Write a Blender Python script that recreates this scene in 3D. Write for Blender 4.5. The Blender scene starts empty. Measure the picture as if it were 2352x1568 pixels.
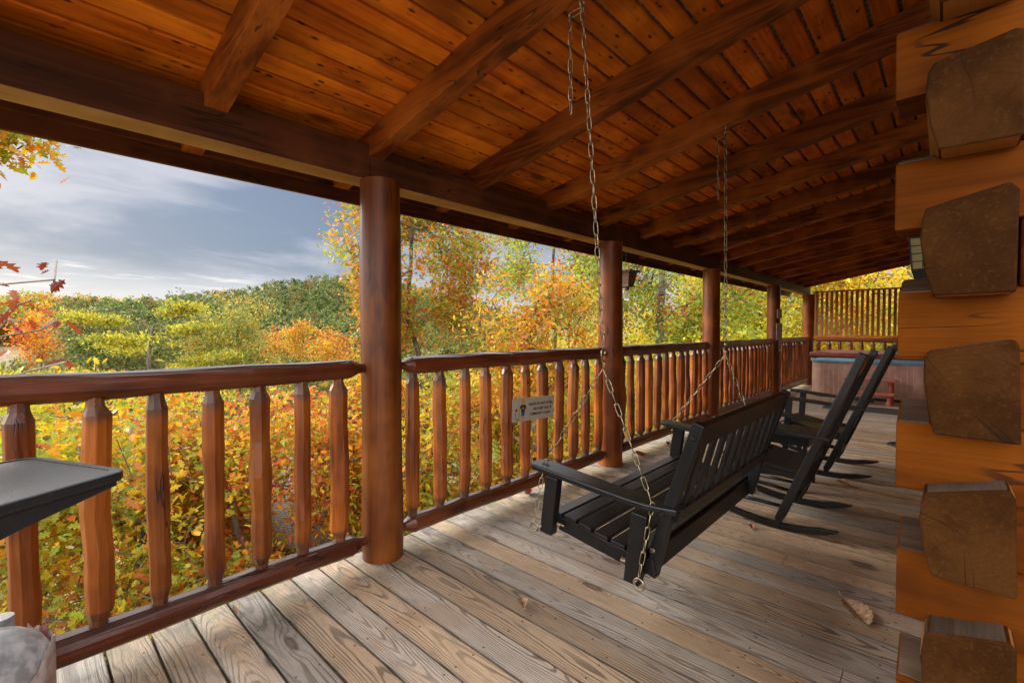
import bpy, math, random
import numpy as np
from mathutils import Vector, Matrix, noise as mnoise
R = math.radians
rng = np.random.default_rng(7)
random.seed(7)
scene = bpy.context.scene
COL = scene.collection

# ------------------------------------------------------------------ camera
YAW, PITCH, ROLL, FPX, CX, CY, CZ = 0.7515, -0.0235, -0.0016, 1062.94, 2.3635, -1.4304, 1.30
def cam_axes():
    f = Vector((-math.sin(YAW)*math.cos(PITCH), math.cos(YAW)*math.cos(PITCH), math.sin(PITCH)))
    r = Vector((math.cos(YAW), math.sin(YAW), 0)); u = r.cross(f)
    c, s = math.cos(ROLL), math.sin(ROLL)
    return c*r + s*u, -s*r + c*u, f
rt, up, fw = cam_axes()
cd = bpy.data.cameras.new('camera'); cam = bpy.data.objects.new('camera', cd); COL.objects.link(cam)
cd.sensor_width = 36; cd.lens = FPX/2352*36; cd.clip_start = .05; cd.clip_end = 5000
cam.matrix_world = Matrix(((rt.x, up.x, -fw.x, CX), (rt.y, up.y, -fw.y, CY), (rt.z, up.z, -fw.z, CZ), (0, 0, 0, 1)))
scene.camera = cam
def far(px, D, z=None, py=None):
    """ground-plan point seen in the direction of column px at horizontal distance D"""
    l = (px-1176)/FPX
    d = Vector((fw.x + l*rt.x, fw.y + l*rt.y)); n = d.length; d /= n
    if py is not None: z = CZ + (759-py)/FPX*D/math.sqrt(1+l*l)
    return Vector((CX + d.x*D, CY + d.y*D, 0 if z is None else z))

# ------------------------------------------------------------------ shader helpers
class NT:
    def __init__(s, mat):
        s.t = mat.node_tree; s.t.nodes.clear()
    def n(s, typ, **kw):
        nd = s.t.nodes.new(typ)
        ins = kw.pop('ins', {})
        for k, v in kw.items(): setattr(nd, k, v)
        for k, v in ins.items(): s.put(nd.inputs[k], v)
        return nd
    def put(s, sock, v):
        if isinstance(v, bpy.types.NodeSocket): s.t.links.new(v, sock)
        elif isinstance(v, bpy.types.Node): s.t.links.new(v.outputs[0], sock)
        else:
            if hasattr(sock.default_value, '__len__') and not hasattr(v, '__len__'): v = [v]*len(sock.default_value)
            if hasattr(v, '__len__') and len(v) == 3 and len(sock.default_value) == 4: v = (*v, 1)
            sock.default_value = v
    def m(s, op, a, b=0.0, c=0.0, clamp=False):
        nd = s.t.nodes.new('ShaderNodeMath'); nd.operation = op; nd.use_clamp = clamp
        s.put(nd.inputs[0], a); s.put(nd.inputs[1], b); s.put(nd.inputs[2], c); return nd.outputs[0]
    def vm(s, op, a, b=(0, 0, 0)):
        nd = s.t.nodes.new('ShaderNodeVectorMath'); nd.operation = op
        s.put(nd.inputs[0], a); s.put(nd.inputs[1], b); return nd.outputs[0]
    def mix(s, f, a, b, typ='MIX'):
        nd = s.t.nodes.new('ShaderNodeMix'); nd.data_type = 'RGBA'; nd.blend_type = typ
        s.put(nd.inputs[0], f); s.put(nd.inputs[6], a); s.put(nd.inputs[7], b); return nd.outputs[2]
    def noise(s, v, scale, detail=3, rough=.55, dist=0.0):
        return s.n('ShaderNodeTexNoise', ins={'Vector': v, 'Scale': scale, 'Detail': detail, 'Roughness': rough, 'Distortion': dist}).outputs[0]
    def ramp(s, v, lo, hi):
        nd = s.t.nodes.new('ShaderNodeMapRange'); nd.interpolation_type = 'SMOOTHSTEP'
        s.put(nd.inputs[0], v); nd.inputs[1].default_value = lo; nd.inputs[2].default_value = hi; return nd.outputs[0]
    def sep(s, v):
        nd = s.t.nodes.new('ShaderNodeSeparateXYZ'); s.put(nd.inputs[0], v); return nd.outputs
    def comb(s, x, y, z):
        nd = s.t.nodes.new('ShaderNodeCombineXYZ')
        for i, v in enumerate((x, y, z)): s.put(nd.inputs[i], v)
        return nd.outputs[0]
    def bsdf(s, col, rough=.5, bump=None, bstr=.3, bdist=.004, **kw):
        b = s.n('ShaderNodeBsdfPrincipled'); s.put(b.inputs['Base Color'], col); s.put(b.inputs['Roughness'], rough)
        for k, v in kw.items(): s.put(b.inputs[k.replace('_', ' ')], v)
        if bump is not None:
            bn = s.n('ShaderNodeBump', ins={'Height': bump, 'Strength': bstr, 'Distance': bdist}); s.put(b.inputs['Normal'], bn.outputs[0])
        return b
    def out(s, sh):
        o = s.n('ShaderNodeOutputMaterial'); s.put(o.inputs[0], sh.outputs[0] if isinstance(sh, bpy.types.Node) else sh)
MATS = {}
def material(name):
    m = bpy.data.materials.new(name); m.use_nodes = True; MATS[name] = m
    return m, NT(m)

def wood(name, dark, mid, light, axis='z', rough=.45, gs=1.0, knots=.5, bump=.25, speck=0.0, spec=.5, contrast=1.0, weather=None, topwear=0.0, board=None, crack=0.0):
    """stained or weathered timber: long grain along one axis, knots, stains"""
    m, t = material(name)
    co = t.n('ShaderNodeTexCoord').outputs['Object']
    rnd = t.n('ShaderNodeObjectInfo').outputs['Random']
    off = t.m('MULTIPLY', rnd, 37.0)
    co = t.vm('ADD', co, t.comb(off, off, off))
    x, y, z = t.sep(co)
    if board:
        bi = t.m('FLOOR', t.m('DIVIDE', t.m('ADD', t.sep(t.n('ShaderNodeTexCoord').outputs['Object'])[0], board[0]), board[1]))
        bw_ = t.sep(t.n('ShaderNodeTexWhiteNoise', ins={'Vector': t.comb(bi, 2.0, 7.0)}).outputs['Color'])
        x = t.m('ADD', x, t.m('MULTIPLY', bi, 3.1)); y = t.m('ADD', y, t.m('MULTIPLY', bw_[0], 30))
        co = t.comb(x, y, z)
    a, b, c = {'x': (x, y, z), 'y': (y, x, z), 'z': (z, x, y)}[axis]
    # knots
    kv = t.comb(t.m('MULTIPLY', a, 1.6), t.m('MULTIPLY', b, 6.0), t.m('MULTIPLY', c, 6.0))
    vor = t.n('ShaderNodeTexVoronoi', ins={'Vector': kv, 'Scale': 1.0, 'Randomness': 1.0})
    kd = vor.outputs['Distance']
    pick = t.m('GREATER_THAN', t.sep(vor.outputs['Color'])[0], 1-knots)
    knot = t.m('MULTIPLY', t.m('SUBTRACT', 1.0, t.ramp(kd, .06, .2)), pick)
    halo = t.m('MULTIPLY', t.m('SUBTRACT', 1.0, t.ramp(kd, .1, .5)), pick)
    warp = t.noise(t.comb(t.m('MULTIPLY', a, 1.2), t.m('MULTIPLY', b, 5.0), t.m('MULTIPLY', c, 5.0)), 1.0, 2)
    ph = t.m('ADD', t.m('MULTIPLY', warp, 3.0), t.m('MULTIPLY', halo, 1.2))
    g1 = t.noise(t.comb(t.m('ADD', t.m('MULTIPLY', a, 1.2*gs), ph), t.m('MULTIPLY', b, 26*gs), t.m('MULTIPLY', c, 26*gs)), 1.0, 4, .6)
    g2 = t.noise(t.comb(t.m('MULTIPLY', a, 6*gs), t.m('MULTIPLY', b, 160*gs), t.m('MULTIPLY', c, 160*gs)), 1.0, 2)
    big = t.noise(co, 2.3, 3)
    k = .16/contrast
    col = t.mix(t.ramp(g1, .5-k, .5+k), dark, mid)
    col = t.mix(t.ramp(big, .42, .68), col, light)
    col = t.mix(t.m('MULTIPLY', t.ramp(g2, .45, .7), .35), col, dark)
    col = t.mix(t.m('MULTIPLY', knot, .8), col, tuple(v*.3 for v in dark))
    if speck:
        sp = t.noise(t.comb(t.m('MULTIPLY', a, 14), t.m('MULTIPLY', b, 30), t.m('MULTIPLY', c, 30)), 1.0, 5, .7)
        patch = t.ramp(t.noise(co, 3.1, 2), .3, .75)
        col = t.mix(t.m('MULTIPLY', t.m('MULTIPLY', t.ramp(sp, .58, .66), patch), speck), col, (.02, .01, .006))
        sp2 = t.n('ShaderNodeTexVoronoi', ins={'Vector': t.comb(t.m('MULTIPLY', a, 11), t.m('MULTIPLY', b, 26), t.m('MULTIPLY', c, 26)), 'Scale': 1.0})
        pk = t.m('GREATER_THAN', t.sep(sp2.outputs['Color'])[1], .62)
        col = t.mix(t.m('MULTIPLY', t.m('MULTIPLY', t.m('SUBTRACT', 1.0, t.ramp(sp2.outputs['Distance'], .1, .27)), pk), speck), col, (.025, .012, .006))
    tint = t.m('ADD', .8, t.m('MULTIPLY', rnd, .4))
    if board:
        tint = t.m('ADD', .62, t.m('MULTIPLY', bw_[1], .55))
        dirt = t.m('MULTIPLY', t.ramp(t.noise(t.comb(t.m('MULTIPLY', x, 4.0), t.m('MULTIPLY', y, 1.3), bi), 1.0, 4, .6), .42, .72), .6)
        col = t.mix(dirt, col, (.13, .050, .012))
    col = t.mix(1.0, col, t.comb(tint, tint, tint), 'MULTIPLY')
    if weather:
        wn = t.ramp(t.noise(co, 9.0, 4), .35, .6)
        wz = t.m('ADD', t.m('SUBTRACT', 1.0, t.ramp(t.sep(t.n('ShaderNodeTexCoord').outputs['Object'])[2], weather[0], weather[0]+.05)), t.ramp(t.sep(t.n('ShaderNodeTexCoord').outputs['Object'])[2], weather[1]-.05, weather[1]))
        col = t.mix(t.m('MULTIPLY', t.m('MULTIPLY', wz, t.m('ADD', .45, t.m('MULTIPLY', wn, .5))), .85, clamp=True), col, (.07, .045, .035))
    if crack:
        cn = t.noise(t.comb(t.m('MULTIPLY', a, 1.1), t.m('MULTIPLY', b, 11.0), t.m('MULTIPLY', c, 11.0)), 1.0, 3, .5)
        cm = t.m('MULTIPLY', t.m('SUBTRACT', 1.0, t.ramp(t.m('ABSOLUTE', t.m('SUBTRACT', cn, .5)), .003, .012)), t.ramp(t.noise(t.vm('ADD', co, (9, 3, 1)), 1.7, 2), .5, .58))
        col = t.mix(t.m('MULTIPLY', cm, crack), col, (.012, .006, .004)); g1 = t.m('SUBTRACT', g1, cm)
    if topwear:
        nz = t.sep(t.n('ShaderNodeNewGeometry').outputs['Normal'])[2]
        tw = t.m('MULTIPLY', t.ramp(t.m('ADD', nz, t.m('MULTIPLY', t.m('SUBTRACT', g1, .5), .9)), .45, .85), topwear)
        col = t.mix(tw, col, (.045, .030, .026))
    hgt = t.m('ADD', t.m('MULTIPLY', g1, .7), t.m('MULTIPLY', g2, .3))
    rg = t.m('ADD', rough-.08, t.m('MULTIPLY', big, .2))
    t.out(t.bsdf(col, rg, hgt, bump, .005, Specular_IOR_Level=spec)); return m

RAIL = wood('stained_log_upright', (.13, .025, .003), (.27, .062, .006), (.40, .11, .010), 'z', .36, 1, .45, .5, weather=(.21, .985), crack=.8, contrast=1.3)
RAILY = wood('stained_log_along', (.075, .015, .005), (.15, .032, .007), (.21, .050, .010), 'y', .30, 1, .35, .5, topwear=.75, crack=.8)
RAILX = wood('stained_log_across', (.13, .025, .006), (.24, .05, .009), (.32, .075, .013), 'x', .38, 1, .35, .35)
POST = wood('stained_post', (.10, .022, .004), (.19, .046, .007), (.28, .078, .011), 'z', .36, .7, .45, .2, spec=.35, crack=.75, contrast=1.2)
CEIL = wood('ceiling_board', (.46, .09, .006), (.80, .19, .010), (.94, .27, .016), 'y', .6, .9, .4, .1, speck=.9, board=(.415, .1135), spec=.2)
BEAM = wood('dark_beam', (.060, .018, .007), (.115, .034, .012), (.17, .052, .016), 'y', .6, .8, .45, .25, spec=.2, crack=.7, contrast=1.3)
RAFT = wood('dark_rafter', (.11, .026, .006), (.28, .068, .012), (.42, .12, .02), 'x', .6, .8, .5, .3, spec=.2, crack=.7, contrast=1.4)
LOGF = wood('log_face', (.065, .015, .001), (.115, .028, .001), (.165, .044, .002), 'x', .7, .8, .5, .3, spec=.08, crack=.9, contrast=1.3)
LOGY = wood('log_face_along', (.22, .075, .016), (.30, .11, .022), (.38, .14, .03), 'y', .45, .6, .3, .1)
LOGYW = wood('log_weathered_along', (.05, .033, .022), (.085, .058, .040), (.12, .085, .062), 'y', .85, 1.5, .2, .4, spec=.1)
LOGW = wood('log_weathered', (.07, .045, .03), (.13, .088, .06), (.19, .135, .095), 'x', .8, 1.5, .2, .4, spec=.15)
BLACK = wood('black_paint', (.004, .004, .005), (.007, .007, .008), (.011, .010, .011), 'z', .30, 1, .2, .2, spec=.42)
TRIMW = wood('tan_underside', (.34, .15, .045), (.50, .24, .075), (.62, .34, .13), 'y', .6, .8, .3, .1)
SCRN = wood('screen_slat', (.38, .11, .025), (.55, .17, .035), (.64, .22, .05), 'z', .45, .8, .2, .1)

def end_grain(name):
    m, t = material(name)
    co = t.n('ShaderNodeTexCoord').outputs['Object']; x, y, z = t.sep(co)
    i = t.m('FLOOR', t.m('DIVIDE', t.m('SUBTRACT', z, .74), .308))
    lz = t.m('SUBTRACT', t.m('SUBTRACT', z, .74), t.m('MULTIPLY', i, .308))
    w = t.n('ShaderNodeTexWhiteNoise', ins={'Vector': t.comb(i, 3.0, 0.0)}).outputs['Color']
    wx, wy, wz = t.sep(w)
    dx = t.m('SUBTRACT', x, t.m('ADD', .05, t.m('MULTIPLY', wx, .09))); dz = t.m('SUBTRACT', lz, t.m('ADD', .05, t.m('MULTIPLY', wy, .1)))
    rr = t.m('SQRT', t.m('ADD', t.m('MULTIPLY', dx, dx), t.m('MULTIPLY', dz, dz)))
    rr = t.m('ADD', rr, t.m('MULTIPLY', t.noise(co, 12, 2), .012))
    ring = t.m('SINE', t.m('MULTIPLY', rr, 620.0))
    an = t.m('ARCTAN2', dz, dx)
    crack = t.n('ShaderNodeTexNoise', ins={'Vector': t.comb(t.m('MULTIPLY', an, 2.6), t.m('MULTIPLY', rr, 2.0), t.m('MULTIPLY', i, 9.0)), 'Scale': 1.0, 'Detail': 1}).outputs[0]
    fine = t.noise(co, 90, 4, .7)
    col = t.mix(t.ramp(t.noise(co, 7, 3), .35, .65), (.034, .012, .003), (.066, .025, .006))
    col = t.mix(t.m('MULTIPLY', t.ramp(ring, -.2, .9), .12), col, (.020, .009, .004))
    col = t.mix(t.m('MULTIPLY', t.ramp(fine, .5, .75), .45), col, (.10, .045, .018))
    ck = t.m('SUBTRACT', 1.0, t.ramp(t.m('ABSOLUTE', t.m('SUBTRACT', crack, .5)), .002, .008))
    ck = t.m('MULTIPLY', ck, t.ramp(t.noise(t.comb(wx, wy, t.m('MULTIPLY', an, .8)), 2.0, 1), .5, .62))
    col = t.mix(t.m('MULTIPLY', ck, .8), col, (.018, .010, .006))
    t.out(t.bsdf(col, .62, t.m('SUBTRACT', fine, ck), .5, .004, Specular_IOR_Level=.03)); return m
ENDG = end_grain('log_end_grain')

def deck_mat():
    m, t = material('weathered_deck_board')
    co = t.n('ShaderNodeTexCoord').outputs['Object']; x, y, z = t.sep(co)
    P = .148
    u = t.m('DIVIDE', t.m('ADD', y, .3215+P*40), P); idx = t.m('FLOOR', u); fr = t.m('SUBTRACT', t.m('SUBTRACT', u, idx), .5)
    w = t.n('ShaderNodeTexWhiteNoise', ins={'Vector': t.comb(idx, 1.7, 0.0)}); wc = t.sep(w.outputs['Color'])
    xo = t.m('ADD', x, t.m('MULTIPLY', wc[0], 50))
    yl = t.m('MULTIPLY', fr, P)
    # knots
    kv = t.comb(t.m('MULTIPLY', xo, 2.1), t.m('MULTIPLY', y, 7.0), t.m('MULTIPLY', idx, 3.1))
    vor = t.n('ShaderNodeTexVoronoi', ins={'Vector': kv, 'Scale': 1.0, 'Randomness': .9})
    kd = vor.outputs['Distance']; pick = t.m('GREATER_THAN', t.sep(vor.outputs['Color'])[0], .62)
    halo = t.m('MULTIPLY', t.m('SUBTRACT', 1.0, t.ramp(kd, .05, .36)), pick)
    knot = t.m('MULTIPLY', t.m('SUBTRACT', 1.0, t.ramp(kd, .07, .13)), pick)
    kring = t.m('MULTIPLY', t.m('MULTIPLY', t.ramp(kd, .05, .09), t.m('SUBTRACT', 1.0, t.ramp(kd, .10, .17))), pick)
    n1 = t.noise(t.comb(t.m('MULTIPLY', xo, .26), t.m('MULTIPLY', idx, 7.3), 0.0), 1.0, 2)
    n2 = t.noise(t.comb(t.m('MULTIPLY', xo, .34), t.m('MULTIPLY', idx, 5.1), 9.0), 1.0, 2)
    n3 = t.noise(t.comb(t.m('MULTIPLY', xo, 2.5), t.m('MULTIPLY', y, 14), idx), 1.0, 3)
    c1 = t.m('ADD', yl, t.m('MULTIPLY', t.m('SUBTRACT', n1, .5), .34))
    d1 = t.m('ADD', .006, t.m('MULTIPLY', t.m('ABSOLUTE', t.m('SUBTRACT', n2, .38)), .45))
    rr = t.m('SQRT', t.m('ADD', t.m('MULTIPLY', c1, c1), t.m('MULTIPLY', d1, d1)))
    rr = t.m('ADD', rr, t.m('MULTIPLY', halo, .020)); rr = t.m('ADD', rr, t.m('MULTIPLY', n3, .016))
    frq = t.m('ADD', 520.0, t.m('MULTIPLY', wc[1], 420.0))
    s = t.m('SINE', t.m('MULTIPLY', rr, frq))
    line = t.ramp(s, .05, .95)
    lm = t.ramp(t.noise(t.comb(t.m('MULTIPLY', xo, 1.3), t.m('MULTIPLY', y, 9), 4.0), 1.0, 3), .3, .62)
    fine = t.noise(t.comb(t.m('MULTIPLY', xo, 7), t.m('MULTIPLY', y, 260), idx), 1.0, 3, .6)
    big = t.noise(t.comb(t.m('MULTIPLY', xo, .9), t.m('MULTIPLY', y, 4), idx), 1.0, 4)
    tan, gry, drk = (.43, .305, .195), (.41, .352, .295), (.045, .030, .020)
    col = t.mix(t.ramp(t.m('ADD', big, t.m('MULTIPLY', t.m('SUBTRACT', wc[2], .5), .5)), .38, .66), tan, gry)
    col = t.mix(t.m('MULTIPLY', line, t.m('ADD', .12, t.m('MULTIPLY', lm, .60))), col, drk)
    col = t.mix(t.m('MULTIPLY', t.ramp(fine, .46, .70), .62), col, (.12, .085, .06))
    st = t.m('MULTIPLY', t.ramp(t.noise(t.comb(t.m('MULTIPLY', xo, 2.2), t.m('MULTIPLY', y, 7), 2.0), 1.0, 5, .65), .55, .75), .75)
    col = t.mix(st, col, (.10, .09, .085))
    # rusty/brown wear and white scuffs
    br = t.m('MULTIPLY', t.ramp(t.noise(co, 2.1, 4), .5, .7), .4); col = t.mix(br, col, (.26, .14, .07))
    col = t.mix(t.m('MULTIPLY', knot, .85), col, (.12, .065, .04)); col = t.mix(t.m('MULTIPLY', kring, .8), col, (.03, .02, .015))
    col = t.mix(t.m('MULTIPLY', halo, .22), col, (.22, .13, .08))
    vv = t.n('ShaderNodeTexVoronoi', ins={'Vector': co, 'Scale': 13.0}); pk = t.m('GREATER_THAN', t.sep(vv.outputs['Color'])[1], .62)
    dot = t.m('MULTIPLY', t.m('SUBTRACT', 1.0, t.ramp(vv.outputs['Distance'], .04, .09)), pk)
    col = t.mix(t.m('MULTIPLY', dot, .9), col, (.03, .022, .02))
    sx = t.m('SUBTRACT', t.m('PINGPONG', t.m('ADD', x, .2), .2), .0); sy = t.m('SUBTRACT', t.m('ABSOLUTE', yl), .045)
    sd_ = t.m('SQRT', t.m('ADD', t.m('MULTIPLY', sx, sx), t.m('MULTIPLY', sy, sy)))
    col = t.mix(t.m('MULTIPLY', t.m('SUBTRACT', 1.0, t.ramp(sd_, .0035, .006)), .9), col, (.02, .016, .014))
    edge = t.ramp(t.m('ABSOLUTE', yl), .058, .0715); col = t.mix(t.m('MULTIPLY', edge, .55), col, (.06, .045, .035))
    # algae near the open edge
    al = t.m('MULTIPLY', t.m('SUBTRACT', 1.0, t.ramp(x, .05, .42)), t.ramp(t.noise(co, 7, 4, .65), .4, .65))
    col = t.mix(t.m('MULTIPLY', al, .5), col, (.16, .17, .085))
    al2 = t.m('MULTIPLY', t.m('SUBTRACT', 1.0, t.ramp(x, .1, .55)), t.ramp(t.noise(t.vm('ADD', co, (5, 5, 5)), 9, 4, .65), .5, .65))
    col = t.mix(t.m('MULTIPLY', al2, .5), col, (.09, .085, .085))
    tint = t.m('ADD', .72, t.m('MULTIPLY', wc[1], .5)); col = t.mix(1.0, col, t.comb(tint, tint, tint), 'MULTIPLY')
    h = t.m('SUBTRACT', t.m('ADD', t.m('MULTIPLY', fine, .6), t.m('MULTIPLY', line, -.5)), t.m('MULTIPLY', dot, 1.0))
    t.out(t.bsdf(col, t.m('ADD', .5, t.m('MULTIPLY', big, .2)), h, .45, .004, Specular_IOR_Level=.4)); return m
DECK = deck_mat()

def plain(name, col, rough=.5, metal=0.0, var=.15, scale=20, bump=.1, **kw):
    m, t = material(name); co = t.n('ShaderNodeTexCoord').outputs['Object']
    n = t.noise(co, scale, 4)
    c = t.mix(t.ramp(n, .35, .7), tuple(v*(1-var) for v in col), tuple(min(1, v*(1+var)) for v in col))
    t.out(t.bsdf(c, t.m('ADD', rough-.05, t.m('MULTIPLY', n, .1)), n, bump, .002, Metallic=metal, **kw)); return m
METAL = plain('zinc_chain', (.38, .32, .22), .38, 1.0, .3, 60)
PLASTIC = plain('black_plastic', (.022, .025, .030), .42, 0, .2, 200, .5)
STEELB = plain('painted_steel', (.50, .51, .53), .42, 0, .35, 25, .15)
TUBWALL = plain('tub_cabinet_panel', (.42, .245, .19), .55, 0, .12, 8)
TUBRIM = plain('tub_rim_blue', (.17, .31, .42), .35, 0, .2, 60)
VINYL = plain('maroon_vinyl', (.17, .032, .024), .38, 0, .25, 7, .4)
STEPM = plain('red_step_paint', (.42, .10, .065), .45, 0, .15, 9)
RUBBER = plain('dark_rubber', (.022, .022, .024), .7, 0, .3, 80, .6)
SIGNM = plain('grey_sign_sheet', (.46, .40, .33), .5, 0, .05, 30, 0)
PAPER = plain('paper', (.50, .48, .50), .7, 0, .1, 20)
INK = plain('ink', (.035, .03, .03), .7, 0, .1)
SKINO = plain('sign_orange', (.62, .27, .05), .6, 0, .02)
SBLUE = plain('sign_blue', (.03, .10, .30), .6, 0, .02)
SGREEN = plain('sign_green', (.05, .16, .05), .6, 0, .02)
GOLD = plain('sign_gold', (.55, .38, .08), .6, 0, .02)
BIRDW = plain('aged_cedar', (.17, .10, .065), .7, 0, .4, 40, .5)
HOLE = plain('dark_hole', (.006, .005, .004), .9)
LAMPM = plain('lantern_black', (.012, .012, .012), .4)
LAMPG = plain('amber_glass', (.62, .55, .20), .3, 0, .15, 8)
BARK = wood('bark', (.055, .040, .030), (.13, .10, .075), (.21, .17, .13), 'z', .9, .35, .2, 1.0, contrast=1.4)
PALEB = wood('pale_bark', (.16, .12, .095), (.28, .22, .18), (.38, .33, .28), 'z', .9, .35, .2, 1.0)
CABINW = wood('cabin_red_board', (.12, .035, .018), (.20, .06, .028), (.26, .085, .04), 'z', .7, .5, .2, .3)
def glass_mat():
    m, t = material('jar_glass'); b = t.bsdf((.85, .92, .92), .08, Transmission_Weight=.85, IOR=1.3); t.out(b); return m
GLASS = glass_mat()
def win_mat():
    m, t = material('window_glass'); t.out(t.bsdf((.05, .06, .07), .08, Specular_IOR_Level=.8)); return m
WING = win_mat()
def shingle_mat():
    m, t = material('grey_shingle'); co = t.n('ShaderNodeTexCoord').outputs['Object']
    br = t.n('ShaderNodeTexBrick', ins={'Vector': co, 'Scale': 5.0, 'Color1': (.19, .19, .19, 1), 'Color2': (.27, .27, .26, 1), 'Mortar': (.06, .06, .06, 1), 'Mortar Size': .03})
    c = t.mix(t.m('MULTIPLY', t.noise(co, 30, 3), .5), br.outputs[0], (.12, .12, .115)); t.out(t.bsdf(c, .85, t.noise(co, 60, 2), .3)); return m
SHING = shingle_mat()
def leaf_mat(name, trans=.45, rough=.45):
    m, t = material(name)
    at = t.n('ShaderNodeAttribute', attribute_name='leafcol').outputs['Color']
    b = t.bsdf(at, rough, Specular_IOR_Level=.35)
    tr = t.n('ShaderNodeBsdfTranslucent', ins={'Color': at})
    mx = t.n('ShaderNodeMixShader', ins={0: trans}); t.put(mx.inputs[1], b.outputs[0]); t.put(mx.inputs[2], tr.outputs[0]); t.out(mx); return m
LEAF = leaf_mat('autumn_leaf'); NEEDLE = leaf_mat('pine_needles', .25, .6)
def dryleaf():
    m, t = material('dry_leaf'); co = t.n('ShaderNodeTexCoord').outputs['Object']
    rnd = t.n('ShaderNodeObjectInfo').outputs['Random']
    c = t.mix(t.ramp(t.noise(co, 60, 4), .3, .7), (.24, .13, .065), (.50, .33, .19)); t.out(t.bsdf(c, .7, t.noise(co, 90, 3), .8)); return m
DRY = dryleaf()
RUST = plain('rusty_leaf', (.34, .07, .02), .6, 0, .4, 60, .5)
def ground_mat():
    m, t = material('forest_floor'); co = t.n('ShaderNodeTexCoord').outputs['Object']
    n = t.noise(co, 1.2, 6, .65); n2 = t.noise(co, .12, 3)
    c = t.mix(t.ramp(n, .35, .65), (.12, .075, .035), (.26, .17, .06)); c = t.mix(t.ramp(n2, .4, .6), c, (.10, .12, .04))
    t.out(t.bsdf(c, .9, n, .6, .05)); return m
GROUND = ground_mat()
def tank_label():
    m, t = material('torn_label'); co = t.n('ShaderNodeTexCoord').outputs['Object']
    n = t.noise(co, 22, 4); c = t.mix(t.ramp(n, .45, .6), (.50, .42, .38), (.40, .27, .24)); c = t.mix(t.ramp(t.noise(co, 9, 2), .6, .64), c, (.24, .07, .06))
    t.out(t.bsdf(c, .6, n, .4)); return m
LABEL = tank_label()

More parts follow.
